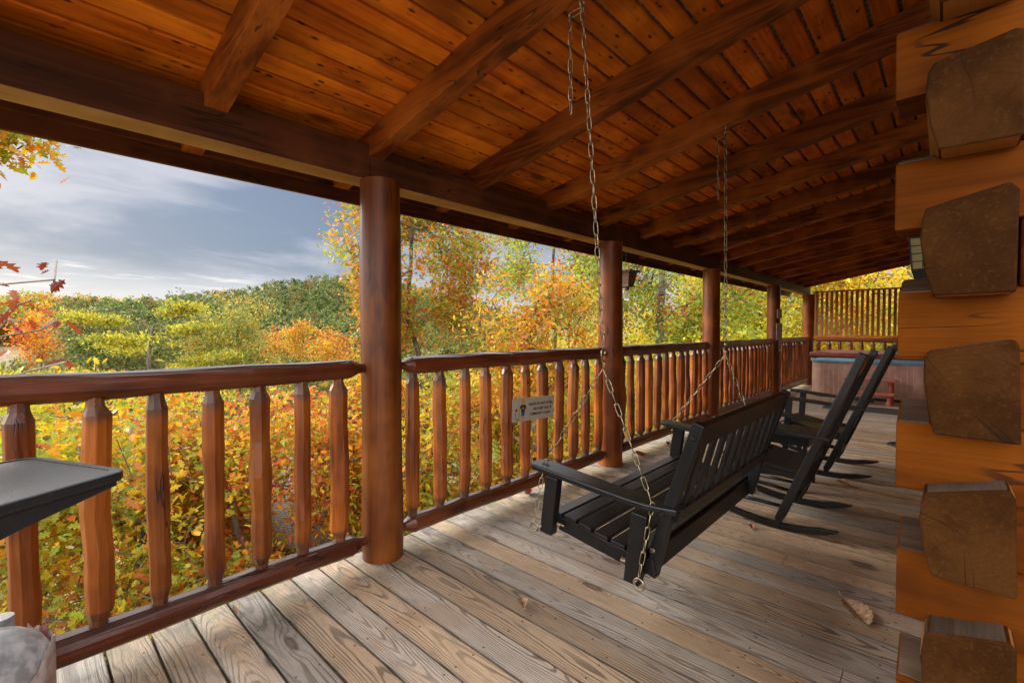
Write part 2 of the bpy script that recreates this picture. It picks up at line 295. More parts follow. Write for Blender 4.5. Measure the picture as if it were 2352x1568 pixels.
# ------------------------------------------------------------------ mesh helpers
class MB:
    def __init__(s): s.v = []; s.f = []; s.mi = []; s.cur = 0
    def add(s, vs, fs):
        b = len(s.v); s.v += [tuple(v) for v in vs]; s.f += [tuple(b+i for i in f) for f in fs]; s.mi += [s.cur]*len(fs); return s
    def box(s, x0, x1, y0, y1, z0, z1):
        return s.add([(x0,y0,z0),(x1,y0,z0),(x1,y1,z0),(x0,y1,z0),(x0,y0,z1),(x1,y0,z1),(x1,y1,z1),(x0,y1,z1)],
                     [(0,3,2,1),(4,5,6,7),(0,1,5,4),(1,2,6,5),(2,3,7,6),(3,0,4,7)])
    def prism(s, poly, a0, a1, axis='y'):
        """poly in the plane across the axis: (x,z) for y, (y,z) for x, (x,y) for z"""
        n = len(poly)
        def P(p, a): return {'y': (p[0], a, p[1]), 'x': (a, p[0], p[1]), 'z': (p[0], p[1], a)}[axis]
        vs = [P(p, a0) for p in poly] + [P(p, a1) for p in poly]
        fs = [tuple(range(n)), tuple(range(2*n-1, n-1, -1))] + [(i+n, (i+1) % n+n, (i+1) % n, i) for i in range(n)]
        return s.add(vs, fs)
    def bar(s, p0, p1, w, h, upv=(0, 0, 1)):
        """beam of width w (sideways) and height h from p0 to p1"""
        p0, p1 = Vector(p0), Vector(p1); d = (p1-p0).normalized(); u = Vector(upv); sd = d.cross(u).normalized(); u = sd.cross(d)
        vs = []
        for p in (p0, p1):
            for a, b in ((-1,-1),(1,-1),(1,1),(-1,1)): vs.append(p + sd*a*w/2 + u*b*h/2)
        return s.add(vs, [(0,1,2,3),(7,6,5,4),(0,4,5,1),(1,5,6,2),(2,6,7,3),(3,7,4,0)])
    def tube(s, pts, r, n=8, closed=False, caps=True, phase=0):
        pts = [Vector(p) for p in pts]; k = len(pts); rs = r if hasattr(r, '__len__') else [r]*k
        base = len(s.v); prev = None; rows = []
        for i, p in enumerate(pts):
            if closed: d = pts[(i+1) % k]-pts[i-1]
            else: d = pts[min(i+1, k-1)]-pts[max(i-1, 0)]
            d.normalize()
            if prev is None:
                a = Vector((0, 0, 1)) if abs(d.z) < .9 else Vector((1, 0, 0)); u = d.cross(a).normalized()
            else: u = (prev - d*prev.dot(d)).normalized()
            prev = u; w = d.cross(u)
            rows.append([p + (u*math.cos(2*math.pi*j/n+phase) + w*math.sin(2*math.pi*j/n+phase))*rs[i] for j in range(n)])
        vs = [v for row in rows for v in row]; fs = []
        for i in range(k if closed else k-1):
            for j in range(n):
                a, b = i*n+j, i*n+(j+1) % n; c, d2 = ((i+1) % k)*n+(j+1) % n, ((i+1) % k)*n+j; fs.append((a, d2, c, b)[::-1] if False else (a, b, c, d2))
        if caps and not closed: fs += [tuple(range(n-1, -1, -1)), tuple(range((k-1)*n, k*n))]
        return s.add(vs, fs)
    def lathe(s, prof, c=(0, 0, 0), n=24):
        vs = []; fs = []
        for r, z in prof:
            for j in range(n): a = 2*math.pi*j/n; vs.append((c[0]+r*math.cos(a), c[1]+r*math.sin(a), c[2]+z))
        for i in range(len(prof)-1):
            for j in range(n): fs.append((i*n+j, i*n+(j+1) % n, (i+1)*n+(j+1) % n, (i+1)*n+j))
        fs += [tuple(range(n-1, -1, -1)), tuple(range((len(prof)-1)*n, len(prof)*n))]
        return s.add(vs, fs)
    def build(s, name, mats, parent=None, smooth=False, bevel=0, loc=None, angle=None):
        me = bpy.data.meshes.new(name); me.from_pydata(s.v, [], s.f)
        mats = mats if isinstance(mats, (list, tuple)) else [mats]
        for m in mats: me.materials.append(m)
        if len(mats) > 1: me.polygons.foreach_set('material_index', s.mi)
        if smooth: me.polygons.foreach_set('use_smooth', [True]*len(me.polygons))
        me.update()
        o = bpy.data.objects.new(name, me); COL.objects.link(o)
        if parent: o.parent = parent
        if loc: o.location = loc
        if bevel:
            b = o.modifiers.new('bevel', 'BEVEL'); b.width = bevel; b.segments = 2; b.limit_method = 'ANGLE'; b.angle_limit = R(40)
        if angle is not None: me.set_sharp_from_angle(angle=angle)
        return o
def tag(o, label=None, cat=None, group=None, kind=None):
    if label: o['label'] = label
    if cat: o['category'] = cat
    if group: o['group'] = group
    if kind: o['kind'] = kind
    return o
def empty(name, label, cat, loc=(0, 0, 0), rz=0, group=None):
    o = bpy.data.objects.new(name, None); COL.objects.link(o); o.location = loc; o.rotation_euler = (0, 0, rz); o.empty_display_size = .1
    return tag(o, label, cat, group)
def copy_tree(o, parent=None):
    c = o.copy(); COL.objects.link(c)
    if parent: c.parent = parent
    for ch in [q for q in bpy.data.objects if q.parent == o]: copy_tree(ch, c)
    return c
def text_mesh(name, body, size, mat, parent, M, align='CENTER', ext=.0004):
    cu = bpy.data.curves.new('t', 'FONT'); cu.body = body; cu.size = size; cu.align_x = align; cu.extrude = ext; cu.offset = .0007; cu.resolution_u = 3
    tmp = bpy.data.objects.new('t', cu); COL.objects.link(tmp)
    dg = bpy.context.evaluated_depsgraph_get(); me = bpy.data.meshes.new_from_object(tmp.evaluated_get(dg))
    bpy.data.objects.remove(tmp); bpy.data.curves.remove(cu)
    me.name = name; me.transform(M); me.materials.clear(); me.materials.append(mat)
    o = bpy.data.objects.new(name, me); COL.objects.link(o); o.parent = parent; return o

# ------------------------------------------------------------------ deck
PITCHB = .148; GAP0 = -.3215
YMIN, YMAX = -3.3, 11.62
deck = MB()
k0 = math.floor((YMIN-GAP0)/PITCHB); k1 = math.ceil((YMAX-GAP0)/PITCHB)
JOINT = {-3: 1.92, -1: 1.3, 9: 1.0, 12: 1.72, 19: .9, 26: 1.5, 34: 1.1, 6: 2.1}
for k in range(k0, k1):
    y0, y1 = GAP0+k*PITCHB+.0042, GAP0+(k+1)*PITCHB-.0042
    xe = -.125 + random.uniform(-.004, .004)
    segs = [(xe, 7.5 if y1 < .0 else 2.6)]
    if k in JOINT: segs = [(xe, JOINT[k]-.0015), (JOINT[k]+.0015, segs[0][1])]
    for a, b in segs:
        dz = random.uniform(-.0015, .0015)
        c = .004
        deck.prism([(y0+c, -.032), (y1-c, -.032), (y1, -.028), (y1, dz-c), (y1-c, dz), (y0+c, dz), (y0, dz-c), (y0, -.028)], a, b, 'x')
o = deck.build('deck', DECK); tag(o, kind='structure')
fr = MB()
fr.box(-.105, -.067, YMIN, YMAX, -.27, -.034)
y = YMIN+.1
for i in range(int((2.6+.1)/.4)+1): fr.box(.3+i*.4, .34+i*.4, YMIN, YMAX-.05, -.24, -.036)
for yy in (-2.6, 0, 2.5, 5.14, 8.34, 11.39): fr.box(-.06, .09, yy-.07, yy+.07, -6, -.25)
tag(fr.build('deck_frame', BEAM), kind='structure')

# ------------------------------------------------------------------ posts
POSTY = [-2.62, 0.0, 2.4966, 5.1447, 8.3406, 11.39]
HB = 2.144
def post_mesh(seed):
    r = random.Random(seed); m = MB(); n = 28; rows = 14; vs = []; fs = []
    for i in range(rows+1):
        z = HB*i/rows; rr = .1135 + r.uniform(-.0018, .0018) + .003*math.sin(i*.7+seed)
        for j in range(n):
            a = 2*math.pi*j/n; q = rr*(1+.008*math.sin(3*a+seed)); vs.append((q*math.cos(a), q*math.sin(a), z))
    for i in range(rows):
        for j in range(n): fs.append((i*n+j, i*n+(j+1) % n, (i+1)*n+(j+1) % n, (i+1)*n+j))
    fs += [tuple(range(n-1, -1, -1)), tuple(range(rows*n, rows*n+n))]
    return m.add(vs, fs)
plab = ['round stained log post at the near end of the railing', 'thick round log post nearest the camera, left of the litter sign', 'round log post right behind the near swing chain with the bee trap beside it',
        'round log post in the middle of the porch with a long vertical crack', 'round log post carrying three paper notices', 'dark log post at the far corner beside the slatted screen']
for i, yy in enumerate(POSTY):
    if i == 0: continue
    o = post_mesh(i).build('porch_post', POST, smooth=True, angle=R(50)); o.location = (0, yy, 0)
    tag(o, plab[i], 'post', 'round log posts of the porch')

# ------------------------------------------------------------------ railings
def baluster_mesh(seed, r, h0=.155, h1=1.055, lathe=False):
    q = random.Random(seed); m = MB(); n = 9
    zs = [h0, h0+.042, h0+.078, h0+.2, .45, .62, .78, h1-.072, h1-.038, h1-.02, h1]
    rs = [.027, .029, r*.96, r, r*q.uniform(.88, 1.08), r*q.uniform(.92, 1.08), r*q.uniform(.9, 1.06), r*.97, .030, .028, .027]
    cx = [0, 0] + [q.uniform(-.006, .006) for _ in range(6)] + [0, 0, 0]
    ph = q.uniform(0, 1); vs = []; fs = []
    for z, rr, c in zip(zs, rs, cx):
        for j in range(n):
            a = 2*math.pi*j/n+ph; k = 1+(q.uniform(-.07, .07) if rr > .035 else 0)
            vs.append((c+rr*k*math.cos(a), rr*k*math.sin(a), z))
    for i in range(len(zs)-1):
        for j in range(n): fs.append((i*n+j, i*n+(j+1) % n, (i+1)*n+(j+1) % n, (i+1)*n+j))
    fs += [tuple(range(n-1, -1, -1)), tuple(range((len(zs)-1)*n, len(zs)*n))]
    return m.add(vs, fs)
BAL = []
for s_ in range(14):
    o = baluster_mesh(s_, (.043, .047, .041, .050, .044, .046, .039)[s_ % 7]).build('baluster', RAIL, bevel=.004); BAL.append(o)
def log_rail(p0, p1, r, seed, taper=.08):
    """hand-peeled rail with tapered tenon ends"""
    q = random.Random(seed); p0, p1 = Vector(p0), Vector(p1); L = (p1-p0).length; d = (p1-p0)/L
    ts = [0, .045, taper+.02]; x = taper+.02
    while x < L-taper-.25: x += q.uniform(.16, .28); ts.append(x)
    ts += [L-taper-.02, L-.045, L]
    pts = []; rs = []
    for i, t in enumerate(ts):
        end = i < 2 or i >= len(ts)-2
        wob = Vector((q.uniform(-.004, .004), 0, q.uniform(-.004, .004))) if not end else Vector((0, 0, 0))
        if abs(d.x) > .5: wob = Vector((0, wob.x, wob.z))
        pts.append(p0+d*t+wob); rs.append(.024 if i in (0, len(ts)-1) else .027 if i in (1, len(ts)-2) else r*q.uniform(.95, 1.06))
    m = MB(); m.tube(pts, rs, 14, phase=q.uniform(0, 1))
    m.v = [tuple(Vector(v)+Vector((q.uniform(-.0022, .0022), q.uniform(-.0022, .0022), q.uniform(-.0022, .0022)))) for v in m.v]
    return m
rlab = ['log railing section between the left frame edge and the nearest thick post', 'log railing section carrying the grey litter sign', 'log railing section behind the swing, third from the left',
        'log railing section just before the post with paper notices', 'short-looking log railing section beside the hot tub, farthest along the porch side']
bi = 0
for i in range(5):
    ya, yb = POSTY[i], POSTY[i+1]
    root = empty('log_railing', rlab[i], 'railing', (0, ya, 0), 0, 'log railing sections')
    log_rail((0, .10, 1.095), (0, yb-ya-.10, 1.092), .054, 20+i).build('top_rail', RAILY, root, bevel=.003)
    log_rail((0, .10, .125), (0, yb-ya-.10, .125), .055, 40+i).build('bottom_rail', RAILY, root, bevel=.003)
    n = int(round((yb-ya-.4)/.2))+1 if i else 0
    ys = [ya+.205+j*(yb-ya-.41)/(n-1) for j in range(n)] if i else [-1.427-.2*j for j in range(5)][::-1]+[-1.235, -1.043, -.846, -.652, -.459, -.26]
    for yy in ys:
        b = BAL[bi % 14] if bi < 14 else BAL[bi % 14].copy()
        if bi >= 14: COL.objects.link(b)
        b.parent = root; b.location = (random.uniform(-.004, .004), yy-ya, 0); b.rotation_euler = (random.uniform(-.008, .008), random.uniform(-.008, .008), random.uniform(0, 6.28)); bi += 1
# end railing with the slatted privacy screen above it
root = empty('log_railing', 'log railing across the far end behind the hot tub', 'railing', (0, 11.39, 0), 0, 'log railing sections')
log_rail((.10, 0, 1.085), (2.3, 0, 1.085), .05, 77).build('top_rail', RAILX, root, bevel=.003)
log_rail((.10, 0, .125), (2.3, 0, .125), .055, 78).build('bottom_rail', RAILX, root, bevel=.003)
for j in range(11):
    b = BAL[bi % 14].copy(); COL.objects.link(b); b.parent = root; b.location = (.22+j*.2, 0, 0); b.rotation_euler = (0, 0, bi*1.3); bi += 1
root = empty('privacy_screen', 'tall slatted wooden screen above the rail behind the hot tub', 'screen', (0, 11.40, 0))
m = MB(); x = .175
while x < 2.3: m.box(x-.027, x+.027, -.01, .012, 1.175, 2.17); x += .0942
m.build('slats', SCRN, root, bevel=.002)
m = MB(); m.box(.115, 2.31, -.035, .03, 2.17, 2.205); m.box(.115, 2.31, -.035, .03, 1.14, 1.175); m.box(.115, .14, -.03, .025, 1.175, 2.17); m.build('frame', SCRN, root, bevel=.002)

# ------------------------------------------------------------------ roof: beam, rafters, boards, fascia
SL = .1909; ZR = 2.277; ZC = 2.418
roof = empty('porch_roof', 'sloping porch roof of orange boards on dark rafters over the deck', 'roof', (0, 0, 0))
YR0, YR1 = -2.75, 11.75
m = MB()
# front beam in lengths that butt over the posts
for a, b in ((YR0, -.06), (-.058, 5.2), (5.202, YR1-.15)):
    m.box(-.155, 0, a, b, HB, 2.335)
bo = m.build('beam', [BEAM], roof, bevel=.004)
m = MB(); m.box(-.150, -.004, YR0+.005, YR1-.16, HB-.0035, HB-.0005); m.build('beam_underside', TRIMW, roof)
XR = 2.75
rk = 0; yk = -.81-.79*2
while yk < YR1:
    m = MB(); w = .046 if rk % 3 else .048
    # notch over the beam: rafter bottom starts above it
    prof = [(-.43, ZR-.43*SL), (-.157, ZR-.157*SL), (XR, ZR+XR*SL), (XR, ZC+XR*SL-.001), (-.43, ZC-.43*SL-.001)]
    m.prism(prof, yk-w, yk+w, 'y')
    if rk == 2 or rk == 5: pass
    r_ = m.build('rafter', RAFT, roof, bevel=.004); yk += .79; rk += 1
m = MB()
yk0 = YR0
x = -.415; bw = .1135; bi_ = 0
while x < XR+.1:
    x1 = x+bw-.015
    z0, z1 = ZC+x*SL, ZC+x1*SL; c = .006
    yj = YR0; cuts = sorted(random.uniform(0, 11) for _ in range(2))
    m.prism([(x, z0+c), (x+c, z0+c*SL), (x1-c, z1-c*SL), (x1, z1+c), (x1, z1+.02), (x, z0+.02)], YR0, YR1+.05, 'y')
    x += bw
m.build('ceiling_boards', CEIL, roof)
m = MB(); xo, xi = -.48, XR+.1
m.prism([(xo, ZC+xo*SL+.0225), (xi, ZC+xi*SL+.0225), (xi, ZC+xi*SL+.06), (xo, ZC+xo*SL+.06)], YR0-.02, YR1+.08, 'y'); m.build('shingles', SHING, roof)
m = MB(); m.box(-.462, -.433, YR0, YR1+.05, 2.205, 2.335); m.build('fascia', BEAM, roof, bevel=.003)
m = MB(); m.box(-.492, -.4645, YR0-.01, YR1+.06, 2.128, 2.325); m.build('outer_fascia', BEAM, roof, bevel=.003)
m = MB(); m.prism([(-.43, 2.30), (XR, 2.30+(XR+.43)*SL), (XR, 2.37+(XR+.43)*SL), (-.43, 2.345)], YR1+.0, YR1+.045, 'y'); m.build('barge_board', BEAM, roof)

# ------------------------------------------------------------------ log cabin wall on the right
cabin = empty('log_cabin', 'corner of squared orange logs with brown log ends stacked crosswise', 'log cabin', (2.33, 0, 0))
OX = 2.33
def yprof(i, base):
    q = random.Random(100+i); dx = (1.18-base)*.012 + q.uniform(-.006, .006)
    P = [(2.341, .0), (2.332, .055), (2.327, .115), (2.331, .165), (2.345, .188), (2.463, .214), (2.474, .205), (2.477, .0)]
    P = [(2.349, -.004), (2.334, .05), (2.328, .12), (2.331, .168), (2.336, .184), (2.462, .213), (2.474, .20), (2.476, -.002)]
    return [(a+dx+q.uniform(-.003, .003)-OX, b+base+q.uniform(-.004, .004)) for a, b in P]
k = -1
for k in range(-2, 6):
    base = .761+.310*k
    if base < -.05: continue
    m = MB(); poly = yprof(k, base)
    m.prism(poly, -.065+random.uniform(-.006, .006), 11.3, 'y')
    # end face carries end grain, the exposed top slope is weathered
    m.mi = [0]*len(m.f); m.mi[0] = 1; m.mi[2+4] = 2; m.mi[2+3] = 2
    m.cur = 0
    lo = m.build('log', [LOGY, ENDG, LOGYW], cabin, bevel=.004); lo.modifiers[0].material = 1
    # bevelled weathered top edges of the lowest ends
    tp = MB(); a, b = poly[4], poly[5]
    base2 = base+.154
    m = MB(); q = random.Random(k)
    m.prism([(2.352-OX, base2+.006), (2.345-OX, base2+.06), (2.352-OX, base2+.14), (2.47-OX, base2+.148), (2.47-OX, base2+.006)], .152, 11.28, 'y')
    m.build('log', LOGY, cabin, bevel=.004)
for k in range(-3, 6):
    zb = .614+.308*k; q = random.Random(300+k)
    if zb < -.4: continue
    m = MB(); xl = 2.279-(.012*(zb-1.2)) - OX + q.uniform(-.003, .003)
    zb = max(zb, .002); top = .614+.308*k+.158
    if top < .05: continue
    poly = [(.015, zb), (.012, zb+.05), (.013, top-.02), (.020, top), (.150, top+.04), (.150, zb)]
    m.prism(poly, xl, 8.0, 'x')
    for fi in range(len(m.f)):
        m.mi[fi] = 0
    # weathered bevel on the exposed top, from the cut end as far as the crossing log
    m.build('log', LOGF, cabin, bevel=.003)
    w = MB(); w.prism([(.0225, top+.0035), (.149, top+.0425), (.149, top+.0395), (.0225, top+.0005)], xl+.004, 2.34-OX, 'x')
    w.build('weathered_top', LOGW, cabin)
    z2 = top+.004
    m = MB(); m.prism([(.03, z2+.0), (.026, z2+.07), (.03, z2+.146), (.15, z2+.146), (.15, z2)], 2.479-OX, 7.98, 'x'); m.build('log', LOGF, cabin, bevel=.004)
m = MB(); m.box(2.49-OX, 2.60-OX, .16, 11.2, 0.01, 2.80); m.box(2.49-OX, 7.9, .152, .26, .01, 2.83); m.build('wall_core', LOGY, cabin)

# ------------------------------------------------------------------ chain helper
def chain(pts, pitch=.047, wire=.0021, half=.0265, wid=.0072):
    """welded links along a polyline"""
    pts = [Vector(p) for p in pts]; m = MB(); seg = []
    L = sum((pts[i+1]-pts[i]).length for i in range(len(pts)-1)); n = max(1, int(L/pitch)); pitch = L/n
    def at(s):
        for i in range(len(pts)-1):
            l = (pts[i+1]-pts[i]).length
            if s <= l or i == len(pts)-2: return pts[i].lerp(pts[i+1], s/l), (pts[i+1]-pts[i]).normalized()
            s -= l
    for i in range(n):
        c, d = at((i+.5)*pitch)
        a = Vector((0, 1, 0)) if abs(d.y) < .9 else Vector((1, 0, 0)); u = d.cross(a).normalized(); w = d.cross(u)
        th = (.6 if i % 2 else .6+math.pi/2) + random.uniform(-.25, .25); s1 = u*math.cos(th)+w*math.sin(th)
        loop = []
        for j in range(12):
            t = 2*math.pi*j/12; e = math.sin(t); l = math.copysign(half-wid, e)+e*wid if abs(e) > 1e-6 else 0
            loop.append(c + d*((half-wid)*max(-1, min(1, e*2.2))+wid*e) + s1*math.cos(t)*wid*1.15)
        m.tube(loop, wire, 5, closed=True)
        kp = c+d*(half-.004); m.tube([kp-s1*.006, kp+s1*.006], .0036, 5)
    return m

# ------------------------------------------------------------------ porch swing
SWX, SWY = 1.3, .9
swing = empty('porch_swing', 'black slatted bench swing hanging on chains from the rafters', 'porch swing', (SWX, SWY, .33))
def SW(m):
    m.v = [(a-SWX, b-SWY, c-.33) for a, b, c in m.v]; return m
def sw_build(m, name, mat=BLACK, **kw): return SW(m).build(name, mat, swing, **kw)
Y0, Y1 = .2, 1.6
# seat slats on a scooped line
m = MB(); seatpts = [(1.045, .470), (1.125, .474), (1.205, .463), (1.285, .447), (1.365, .434), (1.445, .426)]
for i, (xx, zz) in enumerate(seatpts):
    nx = seatpts[i+1] if i < 5 else (1.525, .428); dx, dz = nx[0]-xx, nx[1]-zz; l = math.hypot(dx, dz); ux, uz = dx/l, dz/l
    a = (xx, zz); b = (xx+ux*.066, zz+uz*.066); th = .018
    m.prism([a, b, (b[0]+uz*th, b[1]-ux*th), (a[0]+uz*th, a[1]-ux*th)], Y0+.035, Y1-.035, 'y')
sw_build(m, 'seat', bevel=.003)
for yy in (Y0+.045, Y1-.085):
    m = MB(); m.prism([(1.06, .4505), (1.14, .452), (1.22, .440), (1.32, .418), (1.43, .405), (1.545, .405), (1.56, .345), (1.44, .342), (1.09, .392)], yy, yy+.04, 'y'); sw_build(m, 'side_rail', bevel=.003)
m = MB(); m.box(1.03, 1.052, Y0+.09, Y1-.09, .385, .448); sw_build(m, 'front_rail', bevel=.003)
m = MB(); m.bar((1.515, Y0+.09, .372), (1.515, Y1-.09, .372), .03, .085); sw_build(m, 'rear_rail', bevel=.003)
for yy in (Y0, Y1-.045):
    for nm, (xt, zt), (xb, zb) in (('arm_post', (1.080, .640), (1.045, .375)), ('arm_post', (1.510, .588), (1.475, .305))):
        m = MB(); m.prism([(xt-.033, zt+.003), (xt+.033, zt-.003), (xb+.033, zb-.002), (xb-.033, zb+.002)], yy, yy+.045, 'y'); sw_build(m, nm, bevel=.004)
for yy in (Y0+.05, Y1-.095):
    m = MB(); m.prism([(1.553, .330), (1.518, .338), (1.513, .375), (1.575, .600), (1.695, .966), (1.738, .952), (1.617, .590)], yy, yy+.045, 'y'); sw_build(m, 'back_post', bevel=.004)
def bk(s):  # point on the back's centre line
    return (1.575+.142*s, .44+.52*s)
m = MB()
def slope_board(s0, s1, y0, y1, th=.024, off=0.0):
    a, b = bk(s0), bk(s1); l = math.hypot(b[0]-a[0], b[1]-a[1]); nx, nz = (b[1]-a[1])/l, -(b[0]-a[0])/l
    A = [(a[0]+nx*(off-th/2), a[1]+nz*(off-th/2)), (b[0]+nx*(off-th/2), b[1]+nz*(off-th/2)), (b[0]+nx*(off+th/2), b[1]+nz*(off+th/2)), (a[0]+nx*(off+th/2), a[1]+nz*(off+th/2))]
    m.prism(A, y0, y1, 'y')
slope_board(.82, .985, Y0+.0955, Y1-.0955, .028); slope_board(.23, .335, Y0+.0955, Y1-.0955, .032)
nsl = 10; span = Y1-Y0-.22
for i in range(nsl):
    yc = Y0+.11+.06+(span-.12)*i/(nsl-1); slope_board(.335, .82, yc-.026, yc+.026, .014)
sw_build(m, 'backrest', bevel=.002)
for side, yy in ((1, Y0), (-1, Y1)):
    # armrest plank with rounded front, chain holes as dark insets
    out = [(.962, .012), (.970, -.012), (.990, -.022), (1.05, -.026), (1.20, -.024), (1.35, -.022), (1.45, -.020), (1.53, -.012), (1.60, .012), (1.648, .036), (1.625, .066), (1.50, .078), (1.30, .082), (1.12, .086), (1.02, .09), (.98, .082), (.964, .06)]
    zt = lambda x: .690-(x-.962)*.088
    vs = [(x, yy+side*y, zt(x)) for x, y in out]+[(x, yy+side*y, zt(x)-.026) for x, y in out]; n = len(out)
    fs = [tuple(range(n)), tuple(range(2*n-1, n-1, -1))]+[(i, i+n, (i+1) % n+n, (i+1) % n) for i in range(n)]
    if side < 0: fs = [f[::-1] for f in fs]
    m = MB(); m.add(vs, fs); sw_build(m, 'armrest', bevel=.006)
    for hx, hy in ((1.035, .022), (1.565, .022)):
        m = MB()
        ring = [(hx+.022*math.cos(a), yy+side*(hy+.010*math.sin(a)), zt(hx+.022*math.cos(a))+.0008) for a in [2*math.pi*j/14 for j in range(14)]]
        m.add(ring, [tuple(range(14))])
        sw_build(m, 'chain_hole', HOLE)
    H = Vector((1.38, .15 if side > 0 else 1.55, 1.185))
    for ex, ez, hx in ((1.0, .402, 1.035), (1.523, .330, 1.565)):
        ye = yy-side*.022
        m = chain([(ex, ye, ez+.028), (hx-.004, yy+side*.01, zt(hx)), H+Vector((0, 0, -.035))]); sw_build(m, 'chain', METAL, smooth=True)
        m = MB(); m.tube([(ex+.021*math.cos(a), ye, ez+.021*math.sin(a)) for a in [2*math.pi*j/16 for j in range(16)]], .0042, 7, closed=True)
        m.tube([(ex+.02, ye, ez), (ex+.02, yy+side*.10, ez)] if ex < 1.2 else [(ex-.02, ye, ez), (ex-.02, yy+side*.10, ez)], .0045, 7)
        sw_build(m, 'eye_bolt', METAL, smooth=True)
    m = MB(); pts = []
    for j in range(11): a = R(-40+220*j/10); pts.append(H+Vector((0, .013*math.cos(a)-.0, .017+.013*math.sin(a)+.012)))
    for j in range(11): a = R(140-220*j/10) ; pts.append(H+Vector((0, .013*math.cos(a)*1, -.017+.013*math.sin(a))))
    m.tube(pts, .0042, 7); sw_build(m, 's_hook', METAL, smooth=True)
    ty = .005 if side > 0 else 1.528; tz = ZR+1.375*SL
    top = Vector((1.375, ty, tz-.055))
    m = chain([top, H+Vector((0, 0, .05))]); sw_build(m, 'chain', METAL, smooth=True)
    tl = top+Vector((-.035, -.025, -.03)); m = chain([top+Vector((0, 0, -.01)), tl, tl+Vector((.004, 0, -.36))]); sw_build(m, 'chain', METAL, smooth=True)
    m = MB(); m.tube([top+Vector((0, .014*math.cos(a), .012+.014*math.sin(a))) for a in [2*math.pi*j/14 for j in range(14)]], .004, 7, closed=True)
    m.tube([top+Vector((0, 0, .025)), top+Vector((0, 0, .08))], .004, 7); sw_build(m, 'ceiling_hook', METAL, smooth=True)

for (bx, bz, by) in ((1.700, .905, Y0+.0495), (1.543, .44, Y0+.0495), (1.600, .612, Y0+.005)):
    m = MB(); m.tube([(bx, by, bz), (bx, by-.006, bz)], [.011, .007], 12); sw_build(m, 'bolt_head', METAL if bz < .5 else BLACK, smooth=False)
for (bx, bz) in ((1.108, .425), (1.432, .372)):
    m = MB(); m.tube([(bx-.012, Y0+.03, bz), (bx+.008, Y0+.03, bz)], .012, 10); m.tube([(bx+.008, Y0+.03, bz), (bx+.024, Y0+.03, bz)], .005, 8); sw_build(m, 'bolt', METAL)
